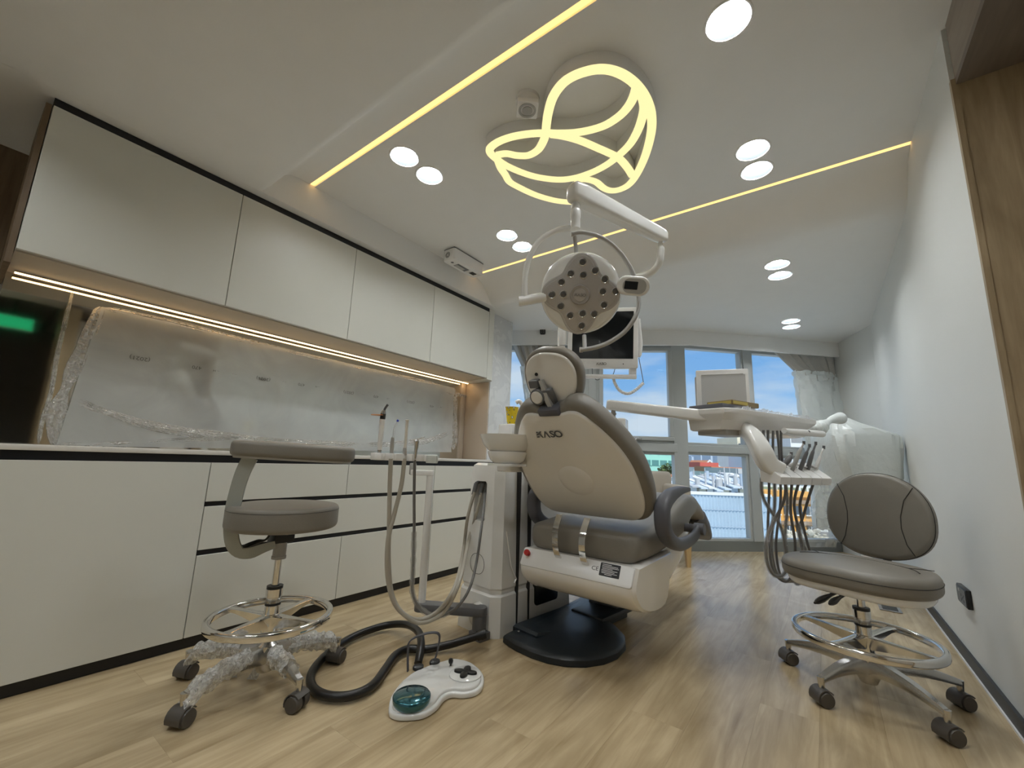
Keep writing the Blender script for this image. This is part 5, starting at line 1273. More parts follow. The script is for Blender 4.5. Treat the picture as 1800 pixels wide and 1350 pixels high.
# hoses of the handpieces
HZ = [[(1380, 846), (1378, 880), (1350, 940), (1348, 985), (1362, 1012), (1382, 1000), (1374, 930), (1340, 870), (1343, 800), (1342, 756)],
      [(1392, 848), (1390, 900), (1398, 960), (1392, 1010), (1378, 1022), (1358, 1000), (1350, 940), (1352, 860), (1350, 800), (1350, 756)],
      [(1404, 848), (1396, 890), (1408, 950), (1412, 1000), (1395, 1020), (1368, 1012), (1356, 960), (1362, 880), (1359, 800), (1359, 757)],
      [(1418, 848), (1406, 890), (1418, 950), (1428, 990), (1408, 1018), (1375, 1016), (1364, 960), (1372, 880), (1370, 800), (1366, 757)],
      [(1430, 848), (1414, 900), (1405, 940), (1424, 985), (1415, 1012), (1398, 1024), (1380, 960), (1384, 880), (1374, 800), (1373, 757)]]
for k, h in enumerate(HZ):
    bm = nb(); P = crv([dep(px, py, 1.965 + .03 * k + .10 * min(1, i / 7)) for i, (px, py) in enumerate(h)], 8); tube(bm, P, .0062, 9); obj('handpiece_hose', bm, M_HOSEG, TB, 60)
    if k in (0, 2, 4):
        bm = nb(); Q = P[12:64]; tube(bm, Q, [.011 + .004 * mnoise.noise(Vc((i * .7, k * 3, 2))) for i in range(len(Q))], 8, caps=False); obj('hose_wrap', bm, M_WRAP, TB, 20)
# things lying on the table
ztop_ = zt + .016
bm = nb(); m0 = onpl(1222, 719, Vc((0, 0, ztop_)), UPZ) ; 
box(bm, (-.015, .05, zt + .004), (.20, TW - .06, zt + .026), .004, 2, TF); tag(obj('dark_pad', bm, M_DGREY), 'flat dark grey pad lying on the instrument table', 'pad')
bm = nb(); box(bm, (.075, .055, zt + .0265), (.30, .20, zt + .052), .003, 1, TF); bx_ = thing('gold_box', 'flat gold box lying on the dark grey pad', 'box', fp(TF, .19, .12, zt + .0265)); obj('box_body', bm, mat('gold_brown_card', (.24, .17, .07), .4), bx_, 0)
bm = nb(); box(bm, (.080, .0535, zt + .032), (.20, .0555, zt + .047), 0, 1, TF); box(bm, (.0735, .062, zt + .032), (.0755, .19, zt + .047), 0, 1, TF); obj('box_label', bm, mat('yellow_card', (.55, .42, .10), .45), bx_, 0)
# upright white film viewer behind the box
vc = dep(1270, 682, 2.22); VN = (CAM - vc); VN.z = 0; VN.normalize(); VN = (VN + CR * .12).normalized(); VX = UPZ.cross(VN).normalized(); VF = frame((vc.x, vc.y, zt + .004), VX, UPZ, VN)
FV = thing('film_viewer', 'upright white film viewer panel standing on the instrument table', 'viewer', (vc.x, vc.y, zt + .004))
bm = nb(); slab(bm, rrect(.252, .226, .006, 3, 0, .113), VF, -.03, 0, .006, .003, 3); fv = obj('viewer_case', bm, M_WHITE, FV, 50)
bm = nb(); slab(bm, rrect(.212, .186, .004, 3, .004, .104), VF, -.004, .0012); obj('viewer_face', bm, mat('viewer_grey', (.55, .55, .55), .4), fv, 0)
bm = nb(); box(bm, (-.10, .196, .0), (.10, .200, .003), 0, 1, VF); box(bm, (-.132, .03, -.028), (-.124, .19, -.004), .002, 1, VF); obj('viewer_trim', bm, M_LGREY, fv)
# ------------------------------------------------------------------ ornament on the ceiling
ZO = 2.432
OR = thing('ceiling_light_ornament', 'glowing pale yellow looped line ornament on the ceiling', 'light', onz(1030, 240, ZO))
oc = lambda x_, y_: onz(840 + x_ / 5, 80 + y_ / 5, ZO)
oc2 = lambda x_, y_: onz(880 + x_ / 5.625, 310 + y_ / 5.625, ZO)
strokes = [
    [oc(*q) for q in [(597, 775), (603, 700), (620, 590), (660, 460), (740, 345), (850, 270), (1000, 222), (1130, 216), (1260, 255), (1375, 335), (1460, 440), (1512, 560), (1530, 690), (1512, 830), (1465, 990), (1400, 1130), (1335, 1220), (1260, 1265), (1180, 1280), (1110, 1260), (1040, 1205), (965, 1182), (905, 1182), (872, 1215), (868, 1260)]],
    [oc(*q) for q in [(1400, 345), (1375, 440), (1330, 530), (1250, 620), (1130, 700), (1000, 745), (850, 772), (700, 778), (597, 775), (450, 782), (300, 808), (180, 852), (110, 905), (110, 950), (160, 1000), (250, 1060), (380, 1118), (520, 1160), (700, 1183), (850, 1168), (1000, 1120), (1120, 1060), (1222, 985), (1330, 880), (1400, 765), (1445, 640), (1462, 540), (1442, 440)]],
    [oc(*q) for q in [(640, 785), (760, 802), (900, 842), (1050, 905), (1222, 985), (1300, 1060), (1360, 1150)]],
    [oc(*q) for q in [(597, 775), (578, 840), (530, 920), (450, 968), (350, 972), (250, 955), (165, 968)]],
    [oc(*q) for q in [(170, 1000), (200, 1080), (240, 1140)]] + [oc2(*q) for q in [(85, 55), (165, 105), (350, 190), (550, 245), (725, 262)]]]
for s in strokes:
    P = crv(s, 6); n_ = len(P); bm = nb(); b2 = nb()
    rA = []; rB = []
    for i in range(n_):
        t_ = (P[min(i + 1, n_ - 1)] - P[max(i - 1, 0)]).normalized(); sd = Vc((-t_.y, t_.x, 0)); w = .0215
        rA.append([P[i] + sd * w + Vc((0, 0, .006)), P[i] - sd * w + Vc((0, 0, .006)), P[i] - sd * w + Vc((0, 0, .0695)), P[i] + sd * w + Vc((0, 0, .0695))])
        rB.append([P[i] + sd * (w - .001), P[i] + sd * (w - .004) - Vc((0, 0, .003)), P[i] - sd * (w - .004) - Vc((0, 0, .003)), P[i] - sd * (w - .001), P[i] - sd * (w - .001) + Vc((0, 0, .006)), P[i] + sd * (w - .001) + Vc((0, 0, .006))])
    loft(bm, rA); co = obj('letter_case', bm, M_CEIL, OR, 50)
    loft(b2, rB); obj('glowing_face', b2, M_ORN, co, 50)

# ------------------------------------------------------------------ small ceiling fittings
sd_ = onz(927, 190, 2.452)
SDT = thing('smoke_alarm', 'square translucent smoke alarm cover beside the ornament', 'smoke alarm', (sd_.x, sd_.y, 2.44))
bm = nb(); lathe(bm, [(0, .062), (.055, .062), (.055, .045), (.048, .040), (.040, .025), (0, .022)], (sd_.x, sd_.y, 2.44), seg=36); obj('alarm_body', bm, M_WHITE, SDT)
bm = nb(); slab(bm, rrect(.098, .098, .008, 4), frame((sd_.x, sd_.y, 2.44), (.78, .626, 0), (-.626, .78, 0), (0, 0, 1)), 0, .018, .004, 0, 2); ab = obj('dust_cover', bm, M_WHITE, SDT, 40)
bm = nb(); lathe(bm, [(.030, -.001), (.040, -.001), (.040, -.004), (.030, -.003)], (sd_.x, sd_.y, 2.44), seg=36, closed=True); lathe(bm, [(0, -.002), (.024, -.002), (.024, -.005), (0, -.006)], (sd_.x, sd_.y, 2.44), seg=30); obj('alarm_grille', bm, M_LGREY, ab)
# ceiling box (air purifier) with grille and window
b0 = onz(812, 432, 2.502); 
cA = onz(795, 482, 2.40)
p1 = onz(790, 447, 2.40)
UVX0, UVX1, UVY0, UVY1 = -2.24, -2.10, 2.13, 2.52
corn = [onz(*q, 2.40) for q in ((792, 455), (828, 482), (845, 475), (810, 450))]
bxc = Vc(((-2.33 - 2.20) / 2, 2.36, 0))
UV = thing('air_purifier_box', 'white ceiling box with round grille and small window above the cabinets', 'air purifier', (-2.27, 2.36, 2.39))
uvx = (-2.335, -2.215); uvy = (2.17, 2.53); uvz = (2.398, 2.492)
bm = nb(); slab(bm, rrect(uvx[1] - uvx[0], uvy[1] - uvy[0], .018, 4, sum(uvx) / 2, sum(uvy) / 2), WF, uvz[0], uvz[1], .006, 0, 2); ub = obj('box_housing', bm, M_WHITE, UV, 40)
bm = nb(); box(bm, (uvx[0] + .004, uvy[0] + .004, uvz[1]), (uvx[1] - .004, uvy[1] - .004, 2.501)); obj('mount_plate', bm, M_DGREY, UV, 0)
bm = nb()
for k in range(14):
    a = 2 * math.pi * k / 14; d = Vc((math.cos(a), 0, math.sin(a))); s2 = Vc((-d.z, 0, d.x)); c_ = Vc((sum(uvx) / 2 - .01, uvy[0] - .0008, (uvz[0] + uvz[1]) / 2)); q = [c_ + d * .008 + s2 * .0012, c_ + d * .026 + s2 * .003, c_ + d * .026 - s2 * .003, c_ + d * .008 - s2 * .0012]
    bm.faces.new([bm.verts.new(p) for p in q])
obj('grille_slot', bm, M_BLKPL, ub, 0)
zc = uvz[0] - .0012
bm = nb(); box(bm, (-2.305, 2.26, zc), (-2.250, 2.39, uvz[0] + .001)); obj('intake_frame', bm, M_GREY, ub, 0)
bm = nb(); box(bm, (-2.302, 2.265, zc - .0008), (-2.27, 2.36, zc)); obj('intake_window', bm, M_LGREY, ub, 0)
bm = nb(); box(bm, (-2.292, 2.43, zc), (-2.25, 2.485, uvz[0] + .001)); obj('sensor_window', bm, M_BLKPL, ub, 0)
bm = nb(); lathe(bm, [(0, 0), (.012, 0), (.012, .003), (0, .003)], (-2.275, 2.215, zc), seg=18); obj('knob', bm, M_GREY, ub, 0)
# small dark sensor on the pelmet
sq = onpl(954, 583, Vc((PC.x, PC.y, 0)) - Vc((n1.x, n1.y, 0)) * .02, Vc((n1.x, n1.y, 0)))
bm = nb(); slab(bm, rrect(.062, .062, .015, 4), frame(sq, (d1.x, d1.y, 0), (0, 0, 1), (-n1.x, -n1.y, 0)), -.012, .018, 0, .006, 3); cmr = tag(obj('pelmet_sensor', bm, M_BLKPL), 'small square black sensor on the curtain pelmet', 'sensor')
bm = nb()
for sx in (-.012, .012):
    for sy in (-.012, .012): lathe(bm, [(0, 0), (.003, 0), (.003, .001), (0, .001)], fp(frame(sq, (d1.x, d1.y, 0), (0, 0, 1), (-n1.x, -n1.y, 0)), sx, sy, .018), (-n1.x, -n1.y, 0), 10)
obj('sensor_led', bm, M_LGREY, cmr)

# ------------------------------------------------------------------ sockets
s0 = onx(1681, 1022, .464); s1 = onx(1699, 1058, .464)
ya, yb, za, zb_ = min(s0.y, s1.y) - .02, max(s0.y, s1.y) + .0, .285, .365
bm = nb(); box(bm, (.462, ya, za), (.480, yb, zb_), .003); WS = thing('wall_socket', 'black wall socket low on the white wall', 'socket', (.47, (ya + yb) / 2, za)); wb = obj('socket_box', bm, M_BLKPL, WS)
bm = nb(); box(bm, (.4598, ya + .006, za + .006), (.4625, yb - .006, zb_ - .006), .001, 1); fpn = obj('face_plate', bm, mat('dark_face_plate', (.03, .035, .035), .3), WS)
bm = nb()
for yy, zz in ((.25, .3), (.5, .3), (.25, .55), (.5, .55), (.38, .42)): box(bm, (.4592, ya + (yb - ya) * yy - .003, za + (zb_ - za) * zz - .006), (.46, ya + (yb - ya) * yy + .003, za + (zb_ - za) * zz + .006))
obj('socket_slot', bm, M_BLKPL, fpn, 0)
bm = nb(); yy = ya + (yb - ya) * .68; box(bm, (.4585, yy - .008, zb_ - .026), (.46, yy + .008, zb_ - .014)); obj('switch', bm, M_WHITE, fpn, 0)
fsk = onz(1563, 1068, 0)
FS = thing('floor_socket', 'flush metal floor socket behind the operator stool', 'socket', (fsk.x, fsk.y, 0))
bm = nb(); box(bm, (fsk.x - .055, fsk.y - .11, .0005), (fsk.x + .055, fsk.y + .11, .006), .002); obj('socket_frame', bm, M_STEEL, FS)
bm = nb(); box(bm, (fsk.x - .038, fsk.y - .09, .0055), (fsk.x + .038, fsk.y + .02, .0075), .001, 1); obj('socket_lid', bm, M_BLKPL, FS)
bm = nb(); box(bm, (fsk.x - .036, fsk.y + .03, .0055), (fsk.x + .036, fsk.y + .095, .0075), .001, 1); obj('socket_lid', bm, M_CHROME, FS)

# ------------------------------------------------------------------ armchair behind the dental chair
ag = onz(1216, 998, 0)
AC = thing('waiting_armchair', 'cream upholstered armchair with pale wooden legs near the window', 'armchair', (ag.x - .3, ag.y + .05, 0))
aF = frame((ag.x, ag.y, 0), (.80, .594, 0), (-.594, .80, 0), (0, 0, 1)); M_AUP = mat('cream_upholstery', (.48, .43, .36), .8, bump=.1, bs=200); M_OAK = mat_wood('pale_oak', (.40, .26, .11), (.60, .43, .22), 3, .4, 'Z')
for a, b_ in ((-.02, .02), (-.56, .02), (-.02, .5), (-.56, .5)):
    bm = nb(); loft(bm, [[fp(aF, a + x_ * s_, b_ + y_ * s_, z) for x_, y_ in ((-.022, -.022), (.022, -.022), (.022, .022), (-.022, .022))] for z, s_ in ((0, .7), (.20, 1.15), (.24, 1.2))]); obj('leg', bm, M_OAK, AC, 40)
bm = nb(); box(bm, (-.58, .0, .205), (.0, .52, .26), .008, 2, aF); obj('seat_rail', bm, M_OAK, AC)
bm = nb(); box(bm, (-.55, .04, .26), (-.04, .50, .42), .04, 4, aF); obj('seat_cushion', bm, M_AUP, AC, 60)
bm = nb(); box(bm, (-.60, .42, .24), (.02, .54, .80), .04, 4, aF); obj('backrest', bm, M_AUP, AC, 60)
for a in (-.63, -.08):
    bm = nb(); box(bm, (a, -.02, .25), (a + .10, .46, .685), .035, 4, aF); obj('arm_rest', bm, M_AUP, AC, 60)

# ------------------------------------------------------------------ curtains tied up in clear plastic
def bundle(sections, seg, o, amp, freq, nseg=48, thick=.07, rough=0.0, seed=0.0):
    """sections: (px_left, px_right, py); rings on the facade plane set back o from the pelmet"""
    n = n1 if seg == 1 else n2; d = d1 if seg == 1 else d2; nn = Vc((n.x, n.y, 0)); dd = Vc((d.x, d.y, 0)); p0 = Vc((PC.x, PC.y, 0)) + nn * o
    rings = []
    S_ = []
    for k in range(len(sections) - 1):
        for j in range(4):
            t_ = j / 4; S_.append([sections[k][i] * (1 - t_) + sections[k + 1][i] * t_ for i in range(4)])
    S_.append(list(sections[-1]))
    for k, (a, b_, y_, th_) in enumerate(S_):
        A_, B_ = onpl(a, y_, p0, nn), onpl(b_, y_, p0, nn); c_ = (A_ + B_) / 2; w = (B_ - A_).length / 2; ring = []
        for j in range(nseg):
            t_ = 2 * math.pi * j / nseg; ca, sa_ = math.cos(t_), math.sin(t_)
            u_ = math.copysign(abs(ca) ** .8, ca); v_ = math.copysign(abs(sa_) ** .8, sa_)
            pl_ = amp * math.sin(freq * u_ * 3.2 + seed) * (1 if sa_ < 0 else .3) + rough * mnoise.noise(Vc((u_ * 5 + seed, k * .55, v_ * 3))) * (1.0)
            ring.append(c_ + dd * (w * u_) + nn * (th_ * v_ - pl_) + Vc((0, 0, rough * .6 * mnoise.noise(Vc((u_ * 4, k * .7, v_ * 4 + 9))))))
        rings.append(ring)
    b = nb(); loft(b, rings, False, False); return b
M_PLAS = mat('white_dust_sheet', (.74, .78, .77), .28, spec=.5, bump=.5, bs=22)
def curtain(label, sec_fab, sec_pl, seg, loc, seed):
    t = thing('curtain', label, 'curtain', loc, 'tied curtains')
    obj('curtain_cloth', bundle(sec_fab, seg, .11, .016, 7.0, 72, seed=seed), M_CURT, t, 60)
    obj('plastic_wrap', bundle(sec_pl, seg, .11, .004, 3, 56, rough=.035, seed=seed), M_PLAS, t, 25)
    return t
curtain('greige curtain tied in white plastic at the end of the tall windows', [(1361, 1476, 623, .05), (1380, 1475, 640, .05), (1398, 1472, 655, .06), (1404, 1470, 668, .05)], [(1395, 1468, 655, .07), (1398, 1474, 672, .075), (1402, 1480, 700, .08), (1408, 1490, 735, .085), (1418, 1500, 790, .085), (1428, 1512, 860, .08), (1432, 1515, 930, .08)], 2, (0.1, 5.7, .2), 0.0)
curtain('greige curtain tied in white plastic beside the marbled column', [(900, 990, 605, .05), (908, 988, 625, .05), (917, 984, 645, .055), (922, 980, 668, .05)], [(914, 984, 645, .07), (918, 980, 670, .07), (922, 976, 700, .07), (928, 974, 740, .07), (930, 974, 800, .07), (932, 972, 900, .07)], 1, (-2.3, 4.0, .2), 1.3)

# ------------------------------------------------------------------ machine under a plastic cover in the corner
mc2 = dep(1508, 790, 3.15); fwx = Vc((.86, .50, 0)).normalized(); fwy = UPZ.cross(fwx)
CM = thing('covered_machine', 'machine on a stand wrapped in a white plastic cover by the wall', 'covered machine', (mc2.x, mc2.y, 0))
cvF = frame((mc2.x, mc2.y, 0), fwx, fwy, (0, 0, 1))
bm = nb(); rings = []; nseg = 64
secs = [(.60, -.12, .14, .11), (.70, -.14, .175, .14), (.82, -.19, .20, .16), (.94, -.235, .215, .17), (1.04, -.25, .22, .175), (1.125, -.255, .22, .17), (1.14, -.25, .212, .165), (1.17, -.24, .11, .15), (1.205, -.22, .01, .12), (1.24, -.18, -.06, .08), (1.255, -.15, -.10, .04)]
for k, (z, xa, xb, dpt) in enumerate(secs):
    ring = []
    for j in range(nseg):
        t_ = 2 * math.pi * j / nseg; ca, sa_ = math.cos(t_), math.sin(t_); u_ = math.copysign(abs(ca) ** .40, ca); v_ = math.copysign(abs(sa_) ** .40, sa_)
        fold = .032 * mnoise.noise(Vc((u_ * 2.6 + v_ * 1.5, z * 5, v_ * 2))) + .012 * abs(mnoise.noise(Vc((u_ * 6, z * 11 + u_ * 3, v_ * 5)))) - .006
        ring.append(fp(cvF, (xa + xb) / 2 + (xb - xa) / 2 * u_ * (1 + fold * 1.2), dpt * v_ - math.copysign(fold, -v_) * 1.6, z + .02 * mnoise.noise(Vc((u_ * 3, v_ * 3, z * 7)))))
    rings.append(ring)
loft(bm, rings, False, True); obj('plastic_cover', bm, M_PLAS, CM, 25)
# twisted knot of the cover
kq = [dep(1478, 735, 2.86), dep(1462, 738, 2.82), dep(1450, 745, 2.79), dep(1440, 752, 2.77), dep(1426, 752, 2.75)]
bm = nb(); P = crv(kq, 5); tube(bm, P, [(.040, .040, .036, .032, .028, .024, .022, .020, .020, .024, .028, .034, .040, .044, .046, .046, .044, .040, .032, .020, .008)[min(i, 20)] * (1 + .25 * mnoise.noise(Vc((i * .8, 2, 1)))) for i in range(len(P))], 18); obj('cover_knot', bm, M_PLAS, CM, 25)
bm = nb(); cyl(bm, fp(cvF, 0, .03, .04), fp(cvF, 0, .03, .62), .035, seg=20); box(bm, (-.14, -.10, .0), (.14, .14, .05), .01, 2, cvF); obj('stand', bm, M_WHITE, CM)
# clear sheet hanging from the cover
M_SHEET = mat_film('hanging_film', (.95, .97, .98), .06, .28, .2, 6, .3)
bm = nb(); bmesh.ops.create_grid(bm, x_segments=16, y_segments=30, size=.5)
for v in bm.verts:
    a, c_ = v.co.x + .5, v.co.y + .5
    px = (1398 + 44 * c_) * (1 - a) + (1470 + 12 * c_) * a; py = 962 - (962 - 850) * c_
    v.co = dep(px, py, 2.98 - .10 * c_ + .05 * mnoise.noise(Vc((a * 4, c_ * 3, 2))))
obj('hanging_film', bm, M_SHEET, CM, 40)

# ------------------------------------------------------------------ protective film on the backsplash
XF = -2.863
FM = thing('protective_film', 'clear printed plastic film hanging loose on the mirror backsplash', 'film', (XF, 1.5, .86))
tl_, tr_, br_, bl_ = onx(178, 540, XF), onx(797, 682, XF), onx(792, 795, XF), onx(98, 783, XF)
M_FSPL = mat_film('backsplash_film', (.86, .88, .88), .06, .38, .25, 3, .10, (.92, .94, .94), (.92, 1.08))
bm = nb(); bmesh.ops.create_grid(bm, x_segments=60, y_segments=20, size=.5)
for v in bm.verts:
    a, c_ = v.co.x + .5, v.co.y + .5
    p = (bl_ * (1 - a) + br_ * a) * (1 - c_) + (tl_ * (1 - a) + tr_ * a) * c_
    ed = max(0, 1 - min(a * 14, (1 - a) * 14, c_ * 5, (1 - c_) * 7)); p.x = XF + .002 + .010 * ed * (1 + mnoise.noise(Vc((a * 30, c_ * 9, 1)))) + .001 * mnoise.noise(Vc((a * 8, c_ * 3, 4)))
    p.z = max(p.z, .856); v.co = p
fs_ = obj('film_sheet', bm, M_FSPL, FM, 40)
M_FOLD = mat_film('film_fold', (.92, .92, .91), .24, .34, .12, 30, .5, (.95, .94, .92))
def fold(pix, wd, seed):
    bm = nb(); P = crv([onx(px, py, XF + .006) for px, py in pix], 8)
    n_ = len(P); rings = []
    for i in range(n_):
        t_ = (P[min(i + 1, n_ - 1)] - P[max(i - 1, 0)]).normalized(); sd = Vc((0, -t_.z, t_.y)); w = wd * (.75 + .45 * mnoise.noise(Vc((i * .12, seed, 2)))) * min(1, .3 + i / 4, .3 + (n_ - 1 - i) / 4)
        h = .004 + .008 * abs(mnoise.noise(Vc((i * .15, seed, 7))))
        rings.append([P[i] + sd * (w * a) + Vc((h * b_ + .003 * mnoise.noise(Vc((i * .25, a * 4, seed))), 0, 0)) for a, b_ in ((-1, 0), (-.55, 1), (-.2, .3), (.15, 1.1), (.5, .4), (.8, 1), (1, 0))])
    loft(bm, rings, False, False, closed=False); obj('film_fold', bm, M_FOLD, FM, 20)
fold([(178, 540), (165, 570), (148, 610), (128, 655), (108, 700), (97, 735), (94, 782)], .035, 1)
fold([(180, 541), (300, 566), (420, 596), (540, 625), (660, 652), (780, 678)], .020, 2)
fold([(125, 705), (180, 722), (250, 742), (330, 757), (420, 768), (520, 776), (640, 782)], .022, 3)
fold([(135, 700), (200, 730), (280, 756), (360, 768)], .016, 4)
fold([(96, 782), (180, 782), (260, 778), (340, 772), (420, 770)], .020, 5)
fold([(797, 682), (800, 710), (800, 745), (797, 790)], .045, 6)
fold([(785, 690), (812, 695), (828, 700)], .02, 7)
fold([(640, 782), (700, 780), (750, 775), (792, 760)], .03, 8)
fold([(128, 512), (118, 555), (102, 620), (90, 690), (75, 740), (68, 780)], .010, 9)
def ftext(s, px, py, h):
    p = onx(px, py, XF + .013); text('printed_text', s, frame(p, (0, -1, 0), (0, 0, -1), (1, 0, 0)), h, mat('faint_print', (.10, .10, .10), .6), fs_, sx=1.15)
for px, py in ((246, 630), (463, 666), (613, 690), (722, 707)): ftext('(2021)', px, py, .020)
for px, py in ((346, 646), (530, 676), (661, 697), (759, 714)): ftext('470', px, py, .019)
for px, py in ((380, 652), (558, 680), (683, 701), (776, 716)): ftext('-- H', px, py, .012)
for px, py in ((412, 658), (500, 671), (639, 694), (741, 711)): ftext('--- --', px, py, .008)
# film on the worktop end
# ------------------------------------------------------------------ exit sign in the corridor (seen in the mirror)
ex_ = onx(22, 566, -5.74 - 1.3); 
EX = thing('exit_sign', 'lit green exit sign reflected in the backsplash', 'exit sign', (1.3, ex_.y, ex_.z - .06))
bm = nb(); box(bm, (1.30, ex_.y - .16, ex_.z - .075), (1.33, ex_.y + .16, ex_.z + .075), .004); eb = obj('sign_case', bm, M_WHITE, EX)
bm = nb(); box(bm, (1.296, ex_.y - .15, ex_.z - .062), (1.30, ex_.y + .15, ex_.z + .062)); obj('sign_face', bm, mat_emit('exit_green', (.02, .42, .16), 1.0), EX, 0)
bm = nb(); cyl(bm, (1.315, ex_.y, ex_.z + .075), (1.315, ex_.y, 2.40), .008); obj('sign_rod', bm, M_STEEL, EX)
# ------------------------------------------------------------------ the city outside the windows (the room is four floors up)
GZ = -13.0
EH = Vc((CR.x, CR.y, 0)).normalized(); FH = Vc((CF.x, CF.y, 0)).normalized()
bm = nb(); c_ = Vc((0, 0, GZ)); box(bm, (-900, 12, -.5), (900, 1500, 0), 0, 1, frame(FH * 2 + Vc((0, 0, GZ)), EH, FH, (0, 0, 1)))
struct('ground', bm, mat('city_ground', (.42, .42, .38), .9, var=.35, vs=.05), label='hazy ground of the city', cat='ground')
def bframe(px, t, yaw=0.0):
    """frame at street level below pixel column px, t metres away along the view axis"""
    p = dep(px, 808, t); p.z = GZ; e = Matrix.Rotation(R(yaw), 3, 'Z') @ EH
    return frame(p, e, UPZ.cross(e), (0, 0, 1))
def zpx(px, py, t): return dep(px, py, t).z - GZ
def wpx(px0, px1, t): return (px1 - px0) * t / FPX
def shade(n, c, **k): return mat('paint_' + n, c, .8, var=.06, vs=.6, **k)
def building(name, label, px0, px1, pytop, t, m, depth, yaw=0, rows=0, cols=0, wm=None, zlo=None, band=False, group=None, roof=None, cat='building'):
    f = bframe(px0, t, yaw); w = wpx(px0, px1, t); h = zpx((px0 + px1) / 2, pytop, t)
    o = thing(name, label, cat, f[0], group)
    bm = nb(); box(bm, (0, 0, 0), (w, depth, h), 0, 1, f); obj('wall', bm, m, o, 0)
    bm = nb(); box(bm, (-.02 * w, -.1, h), (1.02 * w, depth + .1, h + .012 * t), 0, 1, f); obj('parapet', bm, roof or m, o, 0)
    if rows:
        z0 = zlo if zlo is not None else h * .35; dz = (h - z0) / rows
        for r_ in range(rows):
            za, zb2 = z0 + dz * (r_ + .30), z0 + dz * (r_ + .78)
            if band:
                bm = nb(); box(bm, (w * .03, -.06, za), (w * .97, .05, zb2), 0, 1, f); bo = obj('window_band', bm, wm, o, 0)
                for k in range(1, cols):
                    bm = nb(); a = w * (.03 + .94 * k / cols); box(bm, (a - w * .012, -.10, za), (a + w * .012, -.04, zb2), 0, 1, f); obj('mullion', bm, m, bo, 0)
            else:
                for k in range(cols):
                    bm = nb(); a = w * (k + .2) / cols; box(bm, (a, -.06, za), (a + w * .6 / cols, .05, zb2), 0, 1, f); obj('window', bm, wm, o, 0)
    return o, f, w, h
M_GLASSD = mat('dark_window', (.08, .10, .12), .2)
M_GLASSB = mat('blue_window', (.16, .26, .40), .2)
M_MINT = shade('mint', (.36, .72, .60)); M_WHT = shade('white', (.80, .80, .78)); M_CRM = shade('cream', (.80, .72, .55)); M_ORG = shade('orange', (.78, .40, .10)); M_GRY = shade('grey', (.52, .53, .54)); M_BRN = shade('brown', (.34, .24, .16))
M_RED = shade('red_roof', (.62, .12, .09)); M_TERR = shade('terracotta_roof', (.60, .24, .12)); M_PALE = shade('pale_blue', (.60, .68, .76)); M_HAZE = shade('haze_blue', (.46, .55, .66))  # haze blue: distance haze put into the colour of the skyline towers
# mint office block with a tree in front
building('mint_building', 'mint green office block with rows of dark windows', 1098, 1190, 784, 46, M_MINT, 10, 0, 6, 6, mat('teal_window', (.10, .28, .26), .3), 8.5, True)
building('low_house', 'low pale house with flat roof in front of the mint block', 1090, 1192, 848, 30, M_WHT, 1.5, 0, 1, 5, M_GLASSD, 9.2)
building('low_house', 'small brown roofed house beside the tree', 1170, 1196, 843, 24.5, M_TERR, 1, 0)
building('low_house', 'cream terrace house below the mint block', 1080, 1190, 858, 20, M_CRM, 1.5, 0)
f = bframe(1173, 26); TR = thing('street_tree', 'dark green tree in front of the mint block', 'tree', f[0])
bm = nb(); hz_t = zpx(1173, 832, 26); tube(bm, [f[0], f[0] + Vc((.1, 0, hz_t * .6)), f[0] + Vc((0, .1, hz_t))], [.22, .16, .08], 8); obj('trunk', bm, M_BRN, TR)
bm = nb(); rnd = random.Random(3); ctr_ = f[0] + Vc((0, 0, zpx(1173, 833, 26)))
for k in range(900):
    d = Vc((rnd.gauss(0, 1), rnd.gauss(0, 1), rnd.gauss(0, .8))).normalized() * (rnd.random() ** .4); p = ctr_ + Vc((d.x * .62, d.y * .62, d.z * .66)); a = Vc((rnd.uniform(-1, 1), rnd.uniform(-1, 1), rnd.uniform(-.6, .6))).normalized() * .11; b_ = a.cross(Vc((rnd.random(), rnd.random(), rnd.random()))).normalized() * .06
    bm.faces.new([bm.verts.new(q) for q in (p - a, p + b_, p + a, p - b_)])
fo_ = obj('foliage', bm, mat('tree_leaf', (.10, .16, .05), .8, var=.4, vs=3), TR, 0); fo_['kind'] = 'stuff'
# corrugated wall of single sheets
CW = thing('corrugated_wall', 'pale blue corrugated metal wall below the windows', 'wall', bframe(1262, 10.5)[0])
t_ = 10.5; f = bframe(1196, t_); ztw = zpx(1262, 869, t_); M_COR = mat('pale_blue_metal', (.52, .64, .74), .5, metal=.2, var=.12, vs=1.2); xx = -1.6
while xx < 2.2:
    bm = nb(); rib = []
    for k in range(13):
        a = xx + .50 * k / 12; rib.append((a, -.018 if k % 2 else .018))
    loft(bm, [[fp(f, a, b_, z) for a, b_ in rib] for z in (GZ - GZ + 6.0, ztw + .01 * math.sin(xx * 7))], False, False, closed=False); obj('metal_sheet', bm, M_COR, CW, 0); xx += .502
for zz in (.35, .75, 1.2):
    bm = nb(); box(bm, (-1.6, -.026, ztw - zz - .010), (2.2, -.018, ztw - zz + .010), 0, 1, f); obj('rail', bm, mat('dull_blue', (.42, .52, .62), .6), CW, 0)
bm = nb(); box(bm, (-1.6, -.03, ztw - .01), (2.2, .25, ztw + .05), 0, 1, f); obj('wall_cap', bm, M_WHT, CW, 0)
